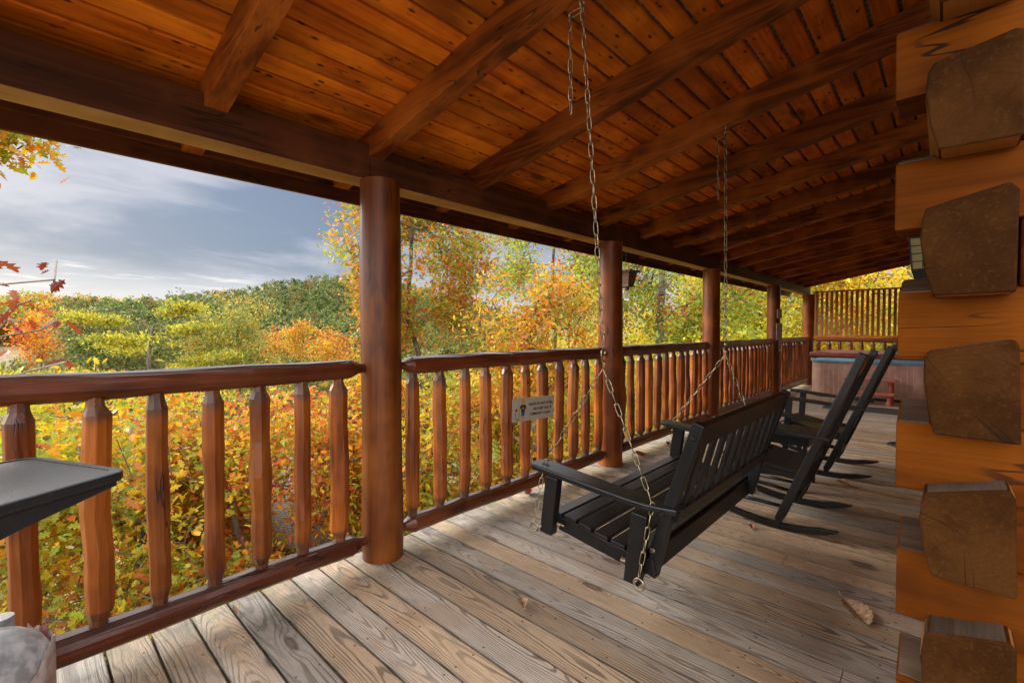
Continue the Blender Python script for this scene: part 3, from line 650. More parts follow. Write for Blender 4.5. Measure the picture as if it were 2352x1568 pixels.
# ------------------------------------------------------------------ rocking chairs
def make_rocker():
    root = empty('rocking_chair', 'nearer black high-backed rocking chair, right behind the swing', 'rocking chair', (1.62, 1.95, 0), 0, 'black rocking chairs')
    X0 = 1.62
    def B(m, name, **kw):
        m.v = [(a-X0, b, c) for a, b, c in m.v]; return m.build(name, BLACK, root, **kw)
    Wd = .62
    def run(x): return .000+.58*(x-1.60)**2 if x > 1.60 else .36*(x-1.60)**2
    for ya in (.0, Wd-.03):
        xs = [1.07+.84*i/16 for i in range(17)]
        topp = []; 
        for i, xx in enumerate(xs):
            h = .042 if 1 < i < 15 else (.030 if i in (1, 15) else .012); topp.append((xx, run(xx)+h + (.004 if i in (0, 16) else 0)))
        bot = [(xx, run(xx)+(.008 if i in (0, 16) else .001)) for i, xx in enumerate(xs)]
        m = MB()
        for i in range(16): m.prism([topp[i], topp[i+1], bot[i+1], bot[i]], ya, ya+.032, 'y')
        # weld to one skin
        n = 17; m = MB(); vs = []
        for yy in (ya, ya+.032):
            vs += [(p[0], yy, p[1]) for p in topp]+[(p[0], yy, p[1]) for p in bot]
        fs = []
        for i in range(16):
            fs += [(i, i+1, n+i+1, n+i), (2*n+i, 3*n+i, 3*n+i+1, 2*n+i+1), (i, 2*n+i, 2*n+i+1, i+1), (n+i, n+i+1, 3*n+i+1, 3*n+i)]
        fs += [(0, n, 3*n, 2*n), (16, 2*n+16, 3*n+16, n+16)]
        m.add(vs, fs); B(m, 'rocker', bevel=.005)
    for ya in (-.004, Wd-.032+.004):
        m = MB(); m.prism([(1.572, .022), (1.588, .018), (1.632, .10), (2.040, 1.155), (1.998, 1.170), (1.565, .075)], ya-.0, ya+.034, 'y'); B(m, 'back_post', bevel=.005)
        m = MB(); m.prism([(1.235, .06), (1.278, .06), (1.318, .655), (1.262, .655)], ya+.001, ya+.033, 'y'); B(m, 'front_leg', bevel=.004)
    for side, ya in ((1, -.03), (-1, Wd+.03)):
        out = [(1.165, .03), (1.18, .0), (1.24, -.012), (1.45, -.006), (1.70, .012), (1.865, .028), (1.86, .058), (1.60, .072), (1.25, .088), (1.18, .078)]
        zt = lambda x: .692-(x-1.165)*.075
        n = len(out); vs = [(x, ya+side*y, zt(x)) for x, y in out]+[(x, ya+side*y, zt(x)-.026) for x, y in out]
        fs = [tuple(range(n)), tuple(range(2*n-1, n-1, -1))]+[(i, i+n, (i+1) % n+n, (i+1) % n) for i in range(n)]
        if side < 0: fs = [f[::-1] for f in fs]
        m = MB(); m.add(vs, fs); B(m, 'armrest', bevel=.005)
    sp = [(1.20, .425), (1.24, .455), (1.32, .448), (1.45, .418), (1.58, .395), (1.71, .392)]
    m = MB(); ns = 8
    for j in range(ns):
        y0 = .045+j*(Wd-.09)/ns+.004; y1 = .045+(j+1)*(Wd-.09)/ns-.004
        for i in range(5):
            a, b = sp[i], sp[i+1]; m.prism([a, b, (b[0], b[1]-.016), (a[0], a[1]-.016)], y0, y1, 'y')
    B(m, 'seat')
    for ya in (.031, Wd-.061):
        m = MB(); m.prism([(1.21, .395), (1.25, .438), (1.33, .431), (1.46, .401), (1.58, .378), (1.725, .374), (1.715, .330), (1.25, .375)], ya, ya+.03, 'y'); B(m, 'seat_rail', bevel=.003)
    m = MB()
    def P(s): return (1.700+.311*s, .37+.80*s)
    def board(s0, s1, y0, y1, th, off):
        a, b = P(s0), P(s1); l = math.hypot(b[0]-a[0], b[1]-a[1]); nx, nz = (b[1]-a[1])/l, -(b[0]-a[0])/l
        m.prism([(a[0]+nx*(off-th/2), a[1]+nz*(off-th/2)), (b[0]+nx*(off-th/2), b[1]+nz*(off-th/2)), (b[0]+nx*(off+th/2), b[1]+nz*(off+th/2)), (a[0]+nx*(off+th/2), a[1]+nz*(off+th/2))], y0, y1, 'y')
    board(.05, .13, .03, Wd-.03, .03, .0)
    for j in range(6): yc = .055+.043+(Wd-.2+.004)*j/5; board(.13, .86, yc-.033, yc+.033, .014, -.004)
    B(m, 'backrest', bevel=.002)
    m = MB(); n = 12   # arched crest rail
    a0, a1 = P(.80), P(.97); l = math.hypot(a1[0]-a0[0], a1[1]-a0[1]); ux, uz = (a1[0]-a0[0])/l, (a1[1]-a0[1])/l
    vs = []
    for th in (-.013, .013):
        for i in range(n+1):
            yy = .03+(Wd-.06)*i/n; arch = .03*math.sin(math.pi*i/n)
            for s in (0, l*.8+arch): vs.append((a0[0]+ux*s+uz*th, yy, a0[1]+uz*s-ux*th))
    fs = []; K = 2*(n+1)
    for i in range(n):
        a = 2*i; fs += [(a, a+1, a+3, a+2), (K+a, K+a+2, K+a+3, K+a+1), (a, a+2, K+a+2, K+a), (a+1, K+a+1, K+a+3, a+3)]
    fs += [(0, K, K+1, 1), (2*n, 2*n+1, K+2*n+1, K+2*n)]
    m.add(vs, fs); B(m, 'crest_rail', bevel=.003)
    for (xa, za, xb, zb) in ((1.26, .30, 1.69, .26), (1.25, .16, 1.645, .15)):
        for ya in (.016, Wd-.016):
            m = MB(); m.tube([(xa, ya, za), (xb, ya, zb)], .012, 8); B(m, 'stretcher', smooth=True)
    for xa, za in ((1.655, .19), (1.26, .22)):
        m = MB(); m.tube([(xa, .02, za), (xa, Wd-.02, za)], .012, 8); B(m, 'stretcher', smooth=True)
    return root
rock = make_rocker()
rock2 = copy_tree(rock); rock2.location = (1.645, 3.46, 0)
rock2['label'] = 'farther black rocking chair, between the small side table and the hot tub'

# side table between the rockers
tb = empty('side_table', 'small black slatted side table between the two rocking chairs', 'side table', (1.37, 3.02, 0))
m = MB()
for j in range(7): m.box(-.25, .25, -.23+j*.066, -.23+j*.066+.060, .445, .465)
m.build('tabletop', BLACK, tb, bevel=.002)
m = MB(); m.box(-.225, .225, -.205, -.187, .375, .4445); m.box(-.225, .225, .187, .205, .375, .4445); m.box(-.225, -.207, -.187, .187, .375, .4445); m.box(.207, .225, -.187, .187, .375, .4445); m.build('apron', BLACK, tb, bevel=.002)
for sx in (-1, 1):
    for sy in (-1, 1):
        m = MB(); cx_, cy_ = sx*.200, sy*.168; m.box(cx_-.0185, cx_+.0065 if sx > 0 else cx_+.0185, cy_-.0185, cy_+.0185, 0, .4445)
        m.build('leg', BLACK, tb, bevel=.003)
m = MB(); m.box(-.18, .18, -.178, -.158, .10, .14); m.box(-.18, .18, .158, .178, .10, .14); m.build('stretcher', BLACK, tb, bevel=.002)

# ------------------------------------------------------------------ hot tub
tub = empty('hot_tub', 'pinkish brown hot tub with blue rim and maroon cover at the far end', 'hot tub', (1.35, 10.2, 0))
def rrect(x0, x1, y0, y1, r, n=6):
    P = []
    for cx_, cy_, a0 in ((x1-r, y1-r, 0), (x0+r, y1-r, 90), (x0+r, y0+r, 180), (x1-r, y0+r, 270)):
        for i in range(n+1): a = R(a0+90*i/n); P.append((cx_+r*math.cos(a), cy_+r*math.sin(a)))
    return P
def loft(m, layers):
    n = len(layers[0][0]); vs = []; fs = []
    for P, z in layers: vs += [(p[0], p[1], z) for p in P]
    for i in range(len(layers)-1):
        for j in range(n): fs.append((i*n+j, i*n+(j+1) % n, (i+1)*n+(j+1) % n, (i+1)*n+j))
    fs += [tuple(range(n-1, -1, -1)), tuple(range((len(layers)-1)*n, len(layers)*n))]
    m.add(vs, fs)
X0_, X1_, Y0_, Y1_ = -.925, .93, -.90, 1.0
m = MB()
# cabinet as vertical boards with grooves round the outline
P = rrect(X0_, X1_, Y0_, Y1_, .22, 8)
pts = []
for i in range(len(P)):
    a, b = Vector(P[i]), Vector(P[(i+1) % len(P)]); L = (b-a).length; n = max(1, round(L/.085)) if L > .15 else 1
    for j in range(n):
        c = a.lerp(b, j/n); d = (b-a).normalized(); nn = Vector((d.y, -d.x)); pts += [c-nn*.004, c+d*.004] if L > .15 else [c]
loft(m, [([tuple(p) for p in pts], .05), ([tuple(p) for p in pts], .675)]); m.build('cabinet', TUBWALL, tub)
m = MB(); loft(m, [(rrect(X0_+.04, X1_-.04, Y0_+.04, Y1_-.04, .2), 0), (rrect(X0_+.04, X1_-.04, Y0_+.04, Y1_-.04, .2), .05)]); m.build('base', RUBBER, tub)
m = MB(); loft(m, [(rrect(X0_-.012, X1_+.012, Y0_-.012, Y1_+.012, .22), .676), (rrect(X0_-.025, X1_+.025, Y0_-.025, Y1_+.025, .22), .70), (rrect(X0_-.022, X1_+.022, Y0_-.022, Y1_+.022, .22), .75), (rrect(X0_, X1_, Y0_, Y1_, .2), .772)]); m.build('rim', TUBRIM, tub, smooth=True, angle=R(50))
for hx0, hx1 in ((X0_-.02, .0), (.004, X1_+.02)):
    m = MB(); loft(m, [(rrect(hx0+.01, hx1, Y0_-.01, Y1_+.01, .05, 3), .774), (rrect(hx0, hx1, Y0_-.02, Y1_+.02, .06, 3), .79), (rrect(hx0, hx1, Y0_-.02, Y1_+.02, .06, 3), .845), (rrect(hx0+.015, hx1, Y0_, Y1_-.01, .05, 3), .862 if hx0 < -.5 else .860)])
    m.build('cover', VINYL, tub, smooth=True, angle=R(50))
st = empty('tub_steps', 'small red two-step stool in front of the hot tub', 'step stool', (1.40, 8.95, 0))
m = MB(); m.box(-.39, .36, .02, .27, .385, .42); m.build('tread', STEPM, st, bevel=.006)
m = MB(); m.box(-.42, .36, -.26, .005, .165, .20); m.build('tread', STEPM, st, bevel=.006)
for sx in (-.33, .29):
    for yy, h in ((.15, .385), (-.17, .165)):
        m = MB(); m.lathe([(.052, 0), (.052, .03), (.04, .04), (.04, h)], (sx, yy, 0), 16); m.build('leg', STEPM, st, smooth=True, angle=R(40))
m = MB(); m.box(-.31, .27, -.02, .04, .20, .385); 
m = MB(); m.bar((-.33, -.17, .14), (-.33, .15, .14), .03, .04); m.bar((.29, -.17, .14), (.29, .15, .14), .03, .04); m.build('brace', STEPM, st)
m = MB(); loft(m, [(rrect(.88, 2.22, 7.72, 8.35, .04, 3), .003), (rrect(.88, 2.22, 7.72, 8.35, .04, 3), .012)]); tag(m.build('door_mat', RUBBER), 'long black rubber mat on the deck in front of the tub steps', 'mat')
# round ornate mat, partly behind the log corner
rm = MB(); cx_, cy_ = 2.06, 5.33
for rr in (.155, .13, .085, .05): rm.tube([(cx_+rr*math.cos(a), cy_+rr*math.sin(a), .010) for a in [2*math.pi*j/36 for j in range(36)]], .006, 6, closed=True)
for j in range(12):
    a = 2*math.pi*j/12; rm.tube([(cx_+.05*math.cos(a), cy_+.05*math.sin(a), .010), (cx_+.155*math.cos(a+.25), cy_+.155*math.sin(a+.25), .010)], .006, 5)
rm.lathe([(.150, .003), (.150, .006)], (cx_, cy_, 0), 36)
tag(rm.build('round_mat', RUBBER), 'round black openwork mat on the deck half hidden by the log corner', 'mat')

# ------------------------------------------------------------------ litter sign
sg = empty('litter_sign', 'grey sign asking not to litter fixed across three balusters', 'sign', (.052, 1.29, .70)); sg.rotation_euler = (R(-2.6), 0, 0)
m = MB(); m.box(-.002, .001, -.245, .245, -.088, .088); m.build('panel', SIGNM, sg)
def SM(y, z, dx=.0016): # text plane faces +x, reads along +y
    return Matrix(((0, 0, 1, dx), (1, 0, 0, y), (0, 1, 0, z), (0, 0, 0, 1)))
text_mesh('lettering', 'PLEASE DO NOT LITTER', .0268, INK, sg, SM(.082, .026))
text_mesh('lettering', 'HELP KEEP OUR', .0268, INK, sg, SM(.083, -.012))
text_mesh('lettering', 'COMMUNITY CLEAN', .0268, INK, sg, SM(.074, -.050))
def flat(poly, name, mat, dx=.0017):
    m = MB(); m.prism(poly, dx-.0006, dx+.0004, 'x'); m.build(name, mat, sg)
def disc(cy, cz, r, n=16): return [(cy+r*math.cos(2*math.pi*j/n), cz+r*math.sin(2*math.pi*j/n)) for j in range(n)]
flat(disc(-.128, .062, .0185), 'figure_head', SKINO)
flat([(-.160, .028), (-.145, .037), (-.112, .037), (-.098, .030), (-.092, .008), (-.104, .004), (-.108, .012), (-.109, -.022), (-.148, -.022), (-.148, .010), (-.166, .008)], 'figure_shirt', INK)
flat([(-.148, -.0225), (-.109, -.0225), (-.110, -.048), (-.127, -.048), (-.1285, -.034), (-.130, -.048), (-.147, -.048)], 'figure_shorts', SBLUE)
flat([(-.146, -.0485), (-.131, -.0485), (-.131, -.076), (-.146, -.076)], 'figure_leg', SKINO); flat([(-.127, -.0485), (-.112, -.0485), (-.112, -.076), (-.127, -.076)], 'figure_leg', SKINO)
flat([(-.167, .0075), (-.150, .0095), (-.158, -.001), (-.196, -.004), (-.196, .003), (-.170, .006)], 'figure_arm', SKINO, .0020); flat([(-.103, .0035), (-.093, .0075), (-.089, -.012), (-.097, -.014)], 'figure_arm', SKINO)
flat([(-.128, .022), (-.121, .012), (-.126, .004), (-.128, -.006), (-.130, .004), (-.135, .012)], 'shirt_emblem', GOLD, .0021)
flat(disc(-.203, -.001, .0105, 12), 'litter_ball', INK); flat(disc(.203, .0, .010, 12), 'round_mark', INK)
flat([(-.214, -.012), (-.211, -.012), (-.203, -.068), (-.176, -.068), (-.168, -.010), (-.165, -.010), (-.172, -.075), (-.207, -.075)], 'bin_outline', SGREEN)

# paper notices on the fifth post
nt_lab = ['small pale notice, highest of three on the notice post', 'large lined notice in the middle of the notice post', 'narrow notice, lowest of three on the notice post']
for i, (z0, z1, w) in enumerate(((1.52, 1.69, .13), (1.125, 1.43, .16), (.90, 1.11, .08))):
    a = R(-22 if i < 2 else -12); r = .118 ; c = Vector((r*math.cos(a), 8.3406+r*math.sin(a), (z0+z1)/2))
    pn = empty('paper_notice', nt_lab[i], 'notice', c, a, 'paper notices on the post')
    m = MB(); m.box(-.001, .001, -w/2, w/2, -(z1-z0)/2, (z1-z0)/2); m.build('sheet', PAPER, pn)
    m = MB(); h = (z1-z0)/2; n = int((z1-z0)/.022)
    for j in range(1, n): m.box(.0012, .0018, -w/2+.012, w/2-.012-(.03 if j % 4 == 0 else 0), h-j*.022-.003, h-j*.022+.003)
    m.build('print', INK, pn)

# ------------------------------------------------------------------ bee trap hanging from the eave
bt = empty('bee_trap', 'weathered wooden bee trap with a glass jar hanging outside the railing', 'bee trap', (-.25, 3.235, 1.64))
m = MB()
def frustum(m, a, b, z0, z1):
    m.add([(-a, -a, z0), (a, -a, z0), (a, a, z0), (-a, a, z0), (-b, -b, z1), (b, -b, z1), (b, b, z1), (-b, b, z1)], [(0,3,2,1),(4,5,6,7),(0,1,5,4),(1,2,6,5),(2,3,7,6),(3,0,4,7)])
frustum(m, .062, .092, .16, .305); m.build('box', BIRDW, bt, bevel=.002)
m = MB(); m.box(-.115, .115, -.115, .115, .3055, .325); m.build('lid', BIRDW, bt, bevel=.002)
m = MB(); m.box(-.075, .075, -.075, .075, .142, .1595); m.build('base', BIRDW, bt, bevel=.002)
m = MB(); m.lathe([(.034, 0), (.041, .008), (.042, .08), (.036, .10), (.034, .105)], (0, 0, 0), 20); m.build('jar', GLASS, bt, smooth=True)
m = MB(); m.lathe([(.037, .1055), (.038, .115), (.037, .12), (.038, .13), (.037, .1415)], (0, 0, 0), 20); m.build('jar_lid', METAL, bt, smooth=True)
m = MB()
for p in ((.080, 0, .24), ): m.tube([(p[0]-.004, p[1], p[2]), (p[0]+.0015, p[1], p[2])], .0085, 12)
m.build('entry_hole', HOLE, bt)
m = chain([(0, 0, .326), (0, 0, 2.225-1.64)], .022, .0013, .013, .004); m.build('chain', METAL, bt, smooth=True)

# ------------------------------------------------------------------ wall lantern
ln = empty('wall_lantern', 'black caged wall lantern with amber glass behind the log corner', 'lantern', (2.245, 3.0, 1.70))
m = MB(); frustum(m, .055, .070, .03, .25)
m.build('glass', LAMPG, ln)
m = MB()
for s1 in (-1, 1):
    for s2 in (-1, 1): m.bar((s1*.058, s2*.058, .02), (s1*.074, s2*.074, .26), .010, .010, (1, 0, 0))
for zz in (.03, .085, .14, .195, .25):
    w = .058+.016*(zz-.02)/.24
    for s1 in (-1, 1): m.bar((-w, s1*w, zz), (w, s1*w, zz), .006, .006); m.bar((s1*w, -w, zz), (s1*w, w, zz), .006, .006)
for s1 in (-1, 1): m.bar((0, s1*.059, .02), (0, s1*.074, .26), .006, .006, (1, 0, 0)); m.bar((s1*.059, 0, .02), (s1*.074, 0, .26), .006, .006, (1, 0, 0))
frustum(m, .088, .03, .261, .32); frustum(m, .045, .060, -.05, .019)
m.box(.03, .072, -.03, .03, .10, .30); m.build('cage', LAMPM, ln)
m = MB(); m.box(.073, .088, -.06, .06, .02, .32); m.build('back_plate', LAMPM, ln, bevel=.003)

# ------------------------------------------------------------------ grill with side shelf, gas bottle
gr = empty('gas_grill', 'black grill side shelf with rounded corners jutting in at the left edge', 'grill', (1.05, -2.35, 0), 0)
GX, GY = 1.05, -2.35
tipx, tipy = .595, -1.23
# shelf outline (world): far corner, tip, then along both edges towards the grill
u1 = Vector((.37, .17)).normalized(); u2 = Vector((.50, -.86)).normalized()
T = Vector((tipx, tipy))+Vector((.37, .17)).normalized()*.045; Fc = Vector((.205, -1.405))
def rc(p, a, b, r, n=6):
    A, Bv = p+a*r, p+b*r; return [tuple(A.lerp(p, t).lerp(p.lerp(Bv, t), t)) for t in [i/n for i in range(n+1)]]
out = rc(T, -u1, u2, .05)+[tuple(T+u2*.62), tuple(Fc+u2*.62)]+rc(Fc, u2, u1, .09)
def shift(P): return [(a-GX, b-GY) for a, b in P]
m = MB(); m.prism(shift(out), .872, .900, 'z'); m.build('side_shelf', PLASTIC, gr, bevel=.008)
inner = rc(T-u1*.035+u2*.03, -u1, u2, .04)+rc(Fc+u1*.035+u2*.03, u2, u1, .07)
m = MB(); A = [Vector((a-GX, b-GY, .9012)) for a, b in (rc(Fc+u1*.03+u2*.25, u2, -u2, .0, 1)[:1]+rc(Fc+u1*.03+u2*.03, u2, u1, .06)+[tuple(T-u1*.05+u2*.03)])]
m.tube(A, .0016, 5); m.build('shelf_groove', RUBBER, gr)
m = MB()
def W3(p, z): return (p.x-GX, p.y-GY, z)
a, b = T+u2*.03-u1*.02, T+u2*.46-u1*.02
c, d = Fc+u2*.05+u1*.02, Fc+u2*.46+u1*.02
for p, q in ((a, b), (c, d)):
    n_ = Vector((-(q-p).y, (q-p).x)).normalized()*.006
    vs = [W3(p-n_, .872), W3(q-n_, .872), W3(q-n_, .775), W3(p.lerp(q, .5)-n_, .825), W3(p-n_, .860)]+[W3(p+n_, .872), W3(q+n_, .872), W3(q+n_, .775), W3(p.lerp(q, .5)+n_, .825), W3(p+n_, .860)]
    m.add(vs, [(0, 1, 2, 3, 4), (9, 8, 7, 6, 5)]+[(i, i+5, (i+1) % 5+5, (i+1) % 5) for i in range(5)])
m.build('shelf_bracket', PLASTIC, gr)
# cart and hood, outside the frame to the left
gc = (T+Fc)*.5+u2*1.0; ang = math.atan2(u2.y, u2.x)
def RB(m):  # rotate local box into place
    ca, sa = math.cos(ang), math.sin(ang)
    m.v = [(gc.x-GX+a*ca-b*sa, gc.y-GY+a*sa+b*ca, c) for a, b, c in m.v]; return m
m = MB(); m.box(-.36, .36, -.24, .24, .12, .80); RB(m).build('cart', PLASTIC, gr, bevel=.01)
m = MB(); m.prism([(-.25, .805), (-.26, 1.0), (-.16, 1.14), (.10, 1.15), (.22, 1.04), (.25, .805)], -.35, .35, 'x'); RB(m).build('hood', PLASTIC, gr, bevel=.012)
for sx in (-.3, .3):
    for sy in (-.18, .18): m = MB(); m.tube([(sx, sy, .0), (sx, sy, .125)], .03, 10); RB(m).build('caster', RUBBER, gr)
m = MB(); m.bar((gc.x-GX, gc.y-GY+.0, .2), (gc.x-GX+.01, gc.y-GY, .3), .01, .01)
tk = empty('gas_bottle', 'pale grey gas bottle in a torn printed sleeve at the lower left corner', 'gas bottle', (.42, -1.525, 0))
m = MB(); m.lathe([(.10, 0), (.10, .02), (.13, .03), (.148, .07), (.152, .12), (.152, .33), (.148, .365), (.130, .40), (.10, .425), (.06, .440), (.02, .444)], (0, 0, 0), 36); m.build('tank', STEELB, tk, smooth=True)
m = MB()
for j in range(26):
    a0, a1 = R(-130+j*10), R(-130+j*10+7.5)
    m.add([(.09*math.cos(a), .09*math.sin(a), z) for z in (.38, .46) for a in (a0, a0+R(10))]+[(.086*math.cos(a), .086*math.sin(a), z) for z in (.38, .46) for a in (a0, a0+R(10))], [(0, 1, 3, 2), (6, 7, 5, 4), (2, 3, 7, 6)])
m = MB(); m.lathe([(.018, .443), (.018, .47), (.03, .472), (.03, .49)], (0, 0, 0), 12); m.build('valve', METAL, tk)
m = MB(); n = 40; vs = []; fs = []; q = random.Random(5)
for j in range(n+1):
    a = R(-100+230*j/n); dg_ = -100+230*j/n; h = .27+.12*min(1, max(0, (dg_+5)/60))+q.uniform(-.012, .012)
    rr = .1555+q.uniform(0, .003)
    for z in (.02, .10, h*.75, h): vs.append((rr*math.cos(a), rr*math.sin(a), z))
for j in range(n):
    for i in range(3): fs.append((4*j+i, 4*j+4+i, 4*j+5+i, 4*j+1+i))
m.add(vs, fs); o = m.build('torn_sleeve', LABEL, tk, smooth=True)
so = o.modifiers.new('s', 'SOLIDIFY'); so.thickness = .0015
tk.rotation_euler = (0, 0, R(10))
sp = MB(); sp.tube([(.30, -1.478, .0), (.30, -1.478, .44)], .028, 16)
tag(sp.build('grey_pipe', STEELB, smooth=True, angle=R(50)), 'pale upright pipe at the left frame edge beside the gas bottle', 'pipe')

# ------------------------------------------------------------------ fallen leaves on the deck
LOBE = [(0, 0), (.05, .10), (.20, .17), (.11, .30), (.32, .42), (.13, .55), (.30, .70), (.12, .78), (.12, .90), (0, 1)]
def big_leaf(L, seed, curl):
    q = random.Random(seed); m = MB(); n = len(LOBE)
    teeth = []
    for i in range(15):
        t = i/14; w = .27*math.sin(math.pi*min(1, t**1.15*.93+.03))**.8; teeth.append((w+(.022 if i % 2 else -.014)+q.uniform(-.01, .01), t))
    P = [(0, 0)]+teeth[1:-1]+[(0, 1)]
    vs = []; 
    def h(x, y): return curl*(abs(x)*1.3)**1.0*L*.9 + curl*.35*L*(y-.5)**2 + .0022*math.sin(y*30+abs(x)*26)*min(1, abs(x)*5) + .006*math.sin(y*5+seed) + .007
    mid = [(0, t/6) for t in range(7)]
    for sgn in (1, -1):
        base = len(vs); poly = [(sgn*x*L, y*L, h(x, y)) for x, y in P]; inner = [(0, t*L/6, h(0, t/6)) for t in range(5, 0, -1)]
        # build strips between midrib and edge
        E = P; 
        for i in range(len(E)-1):
            (xa, ya), (xb, yb) = E[i], E[i+1]
            vs2 = [(0, ya*L, h(0, ya)), (sgn*xa*L*.5, ya*L, h(xa*.5, ya)), (sgn*xa*L, ya*L, h(xa, ya)), (0, yb*L, h(0, yb)), (sgn*xb*L*.5, yb*L, h(xb*.5, yb)), (sgn*xb*L, yb*L, h(xb, yb))]
            m.add(vs2, [(0, 1, 4, 3), (1, 2, 5, 4)])
    m.tube([(0, -.25*L, h(0, -.2)+.01), (0, 0, h(0, 0)), (0, .5*L, h(0, .5)+.0005), (0, L, h(0, 1))], [.0025, .002, .0015, .0006], 5)
    return m
fl = [('large crinkled tan leaf lying on the open deck at lower right', (2.03, 1.25), .19, 215, .45, DRY), ('curled brown leaf on the deck boards in front of the swing', (.97, .14), .09, 50, 1.2, DRY), ('orange-red leaf lying under the bottom rail near the sign', (-.01, 1.27), .12, 20, 1.0, RUST),
      ('small brown leaf on the deck beside the third post', (.13, 3.0), .13, 120, .9, RUST), ('curled dry leaf behind the rocking chairs', (1.86, 3.25), .16, 70, .7, DRY), ('tiny dry leaf against the bottom rail at lower left', (.02, -.77), .06, 70, 1.0, DRY),
      ('small reddish leaf on the deck before the hot tub', (1.02, 6.3), .12, 10, 1.1, RUST), ('rust leaf scrap under the nearer rocker', (1.45, 1.86), .05, 200, 1.2, RUST), ('faded leaf by the railing past the second post', (.1, 3.55), .10, 10, 1.1, RUST)]
for i, (lab, (x, y), L, rz, curl, mt) in enumerate(fl):
    o = big_leaf(L, i, curl).build('fallen_leaf', mt); o.location = (x, y, .001); o.rotation_euler = (0, 0, R(rz)); tag(o, lab, 'leaf', 'fallen leaves on the deck')

#TREES
# ------------------------------------------------------------------ terrain
def hgt(x, y):
    D = math.hypot(x+1, y-4); az = math.degrees(math.atan2(y+1.43, -(x-2.36)))   # 0 = straight out, 90 = along the porch
    near = -3.6-6.0*min(1, max(0, (-x)/18)) - 6.0*(1-math.exp(-max(0, D-10)/45)) + .8*mnoise.noise(Vector((x*.06, y*.06, 3)))
    if x > -1: near = max(near, -3.6)
    # hills beyond the valley
    def bump(c, w): return math.exp(-((az-c)/w)**2)
    r1 = 230; h1 = -4.0 + 15.5*bump(28, 15) - 5*bump(56, 14)
    t = min(1, max(0, (D-75)/(r1-75))); s = t*t*(3-2*t)
    z = near + (h1-near)*s
    if D > r1: z -= (D-r1)*.09
    z2 = 26 - abs(D-520)*.14 + 6*bump(-2, 12)+3*mnoise.noise(Vector((x*.01, y*.01, 9)))
    z = max(z, z2) if D > 300 else z
    return z + 1.2*mnoise.noise(Vector((x*.03, y*.03, 0)))*min(1, D/60)
NA, NR = 128, 70
vs = []; rad = [0.0]+[3*1.092**i for i in range(NR)]
for r_ in rad[1:]:
    for j in range(NA):
        a = 2*math.pi*j/NA; x, y = -1+r_*math.cos(a), 4+r_*math.sin(a); vs.append((x, y, hgt(x, y)))
fs = []
for i in range(NR-1):
    for j in range(NA): fs.append((i*NA+j, i*NA+(j+1) % NA, (i+1)*NA+(j+1) % NA, (i+1)*NA+j))
vs.append((-1, 4, hgt(-1, 4))); c0 = len(vs)-1
fs += [(c0, j, (j+1) % NA) for j in range(NA)]
tag(MB().add(vs, fs).build('hillside', GROUND, smooth=True), kind='structure')

# ------------------------------------------------------------------ foliage engine
def half_leaf(P): return np.array([(x, y, 0) for x, y in P])
OAK = [(0, 0), (.05, .12), (.21, .20), (.10, .32), (.33, .46), (.12, .56), (.31, .74), (.11, .80), (.10, .92), (0, 1)]
LANCE = [(0, 0), (.12, .18), (.20, .42), (.17, .65), (.08, .86), (0, 1)]
TINY = [(0, 0), (.26, .35), (.2, .75), (0, 1)]
PALS = {
 'gold': [(.68, .34, .015), (.74, .43, .025), (.62, .24, .018), (.50, .38, .035), (.34, .32, .045), (.44, .16, .03)],
 'goldgreen': [(.60, .45, .02), (.48, .46, .03), (.36, .42, .035), (.70, .40, .015), (.66, .25, .02), (.25, .33, .04)],
 'orange': [(.72, .24, .018), (.66, .16, .015), (.76, .34, .02), (.50, .10, .02), (.62, .40, .03)],
 'oakgold': [(.66, .42, .02), (.52, .44, .03), (.38, .38, .035), (.70, .30, .02), (.44, .14, .025), (.24, .28, .04), (.60, .50, .04)],
 'oakorange': [(.70, .26, .02), (.58, .13, .02), (.72, .40, .02), (.40, .34, .03), (.42, .09, .025), (.56, .44, .03)],
 'oakmix': [(.34, .36, .035), (.24, .30, .04), (.46, .38, .03), (.55, .22, .025), (.42, .11, .03), (.62, .32, .025), (.20, .25, .035)],
 'greenmix': [(.22, .32, .03), (.30, .40, .04), (.42, .46, .04), (.16, .24, .03), (.58, .46, .03), (.40, .12, .03)],
 'yellow': [(.80, .50, .02), (.76, .42, .015), (.66, .50, .03), (.48, .50, .04)],
 'limeyel': [(.52, .54, .04), (.40, .48, .04), (.66, .55, .03), (.76, .50, .02), (.28, .38, .04)],
 'rust': [(.28, .06, .02), (.36, .10, .03), (.22, .045, .02)],
 'pine': [(.11, .16, .04), (.15, .20, .045), (.20, .23, .055), (.07, .11, .03), (.25, .25, .07), (.24, .16, .05)],
 'pinelime': [(.50, .44, .03), (.40, .38, .03), (.56, .48, .035), (.22, .25, .04)],
 'olive': [(.17, .20, .045), (.22, .24, .05), (.13, .17, .04), (.27, .26, .05), (.30, .22, .04), (.20, .15, .05)],
 'whitepine': [(.30, .34, .06), (.44, .36, .05), (.20, .27, .06), (.52, .33, .05)],
}
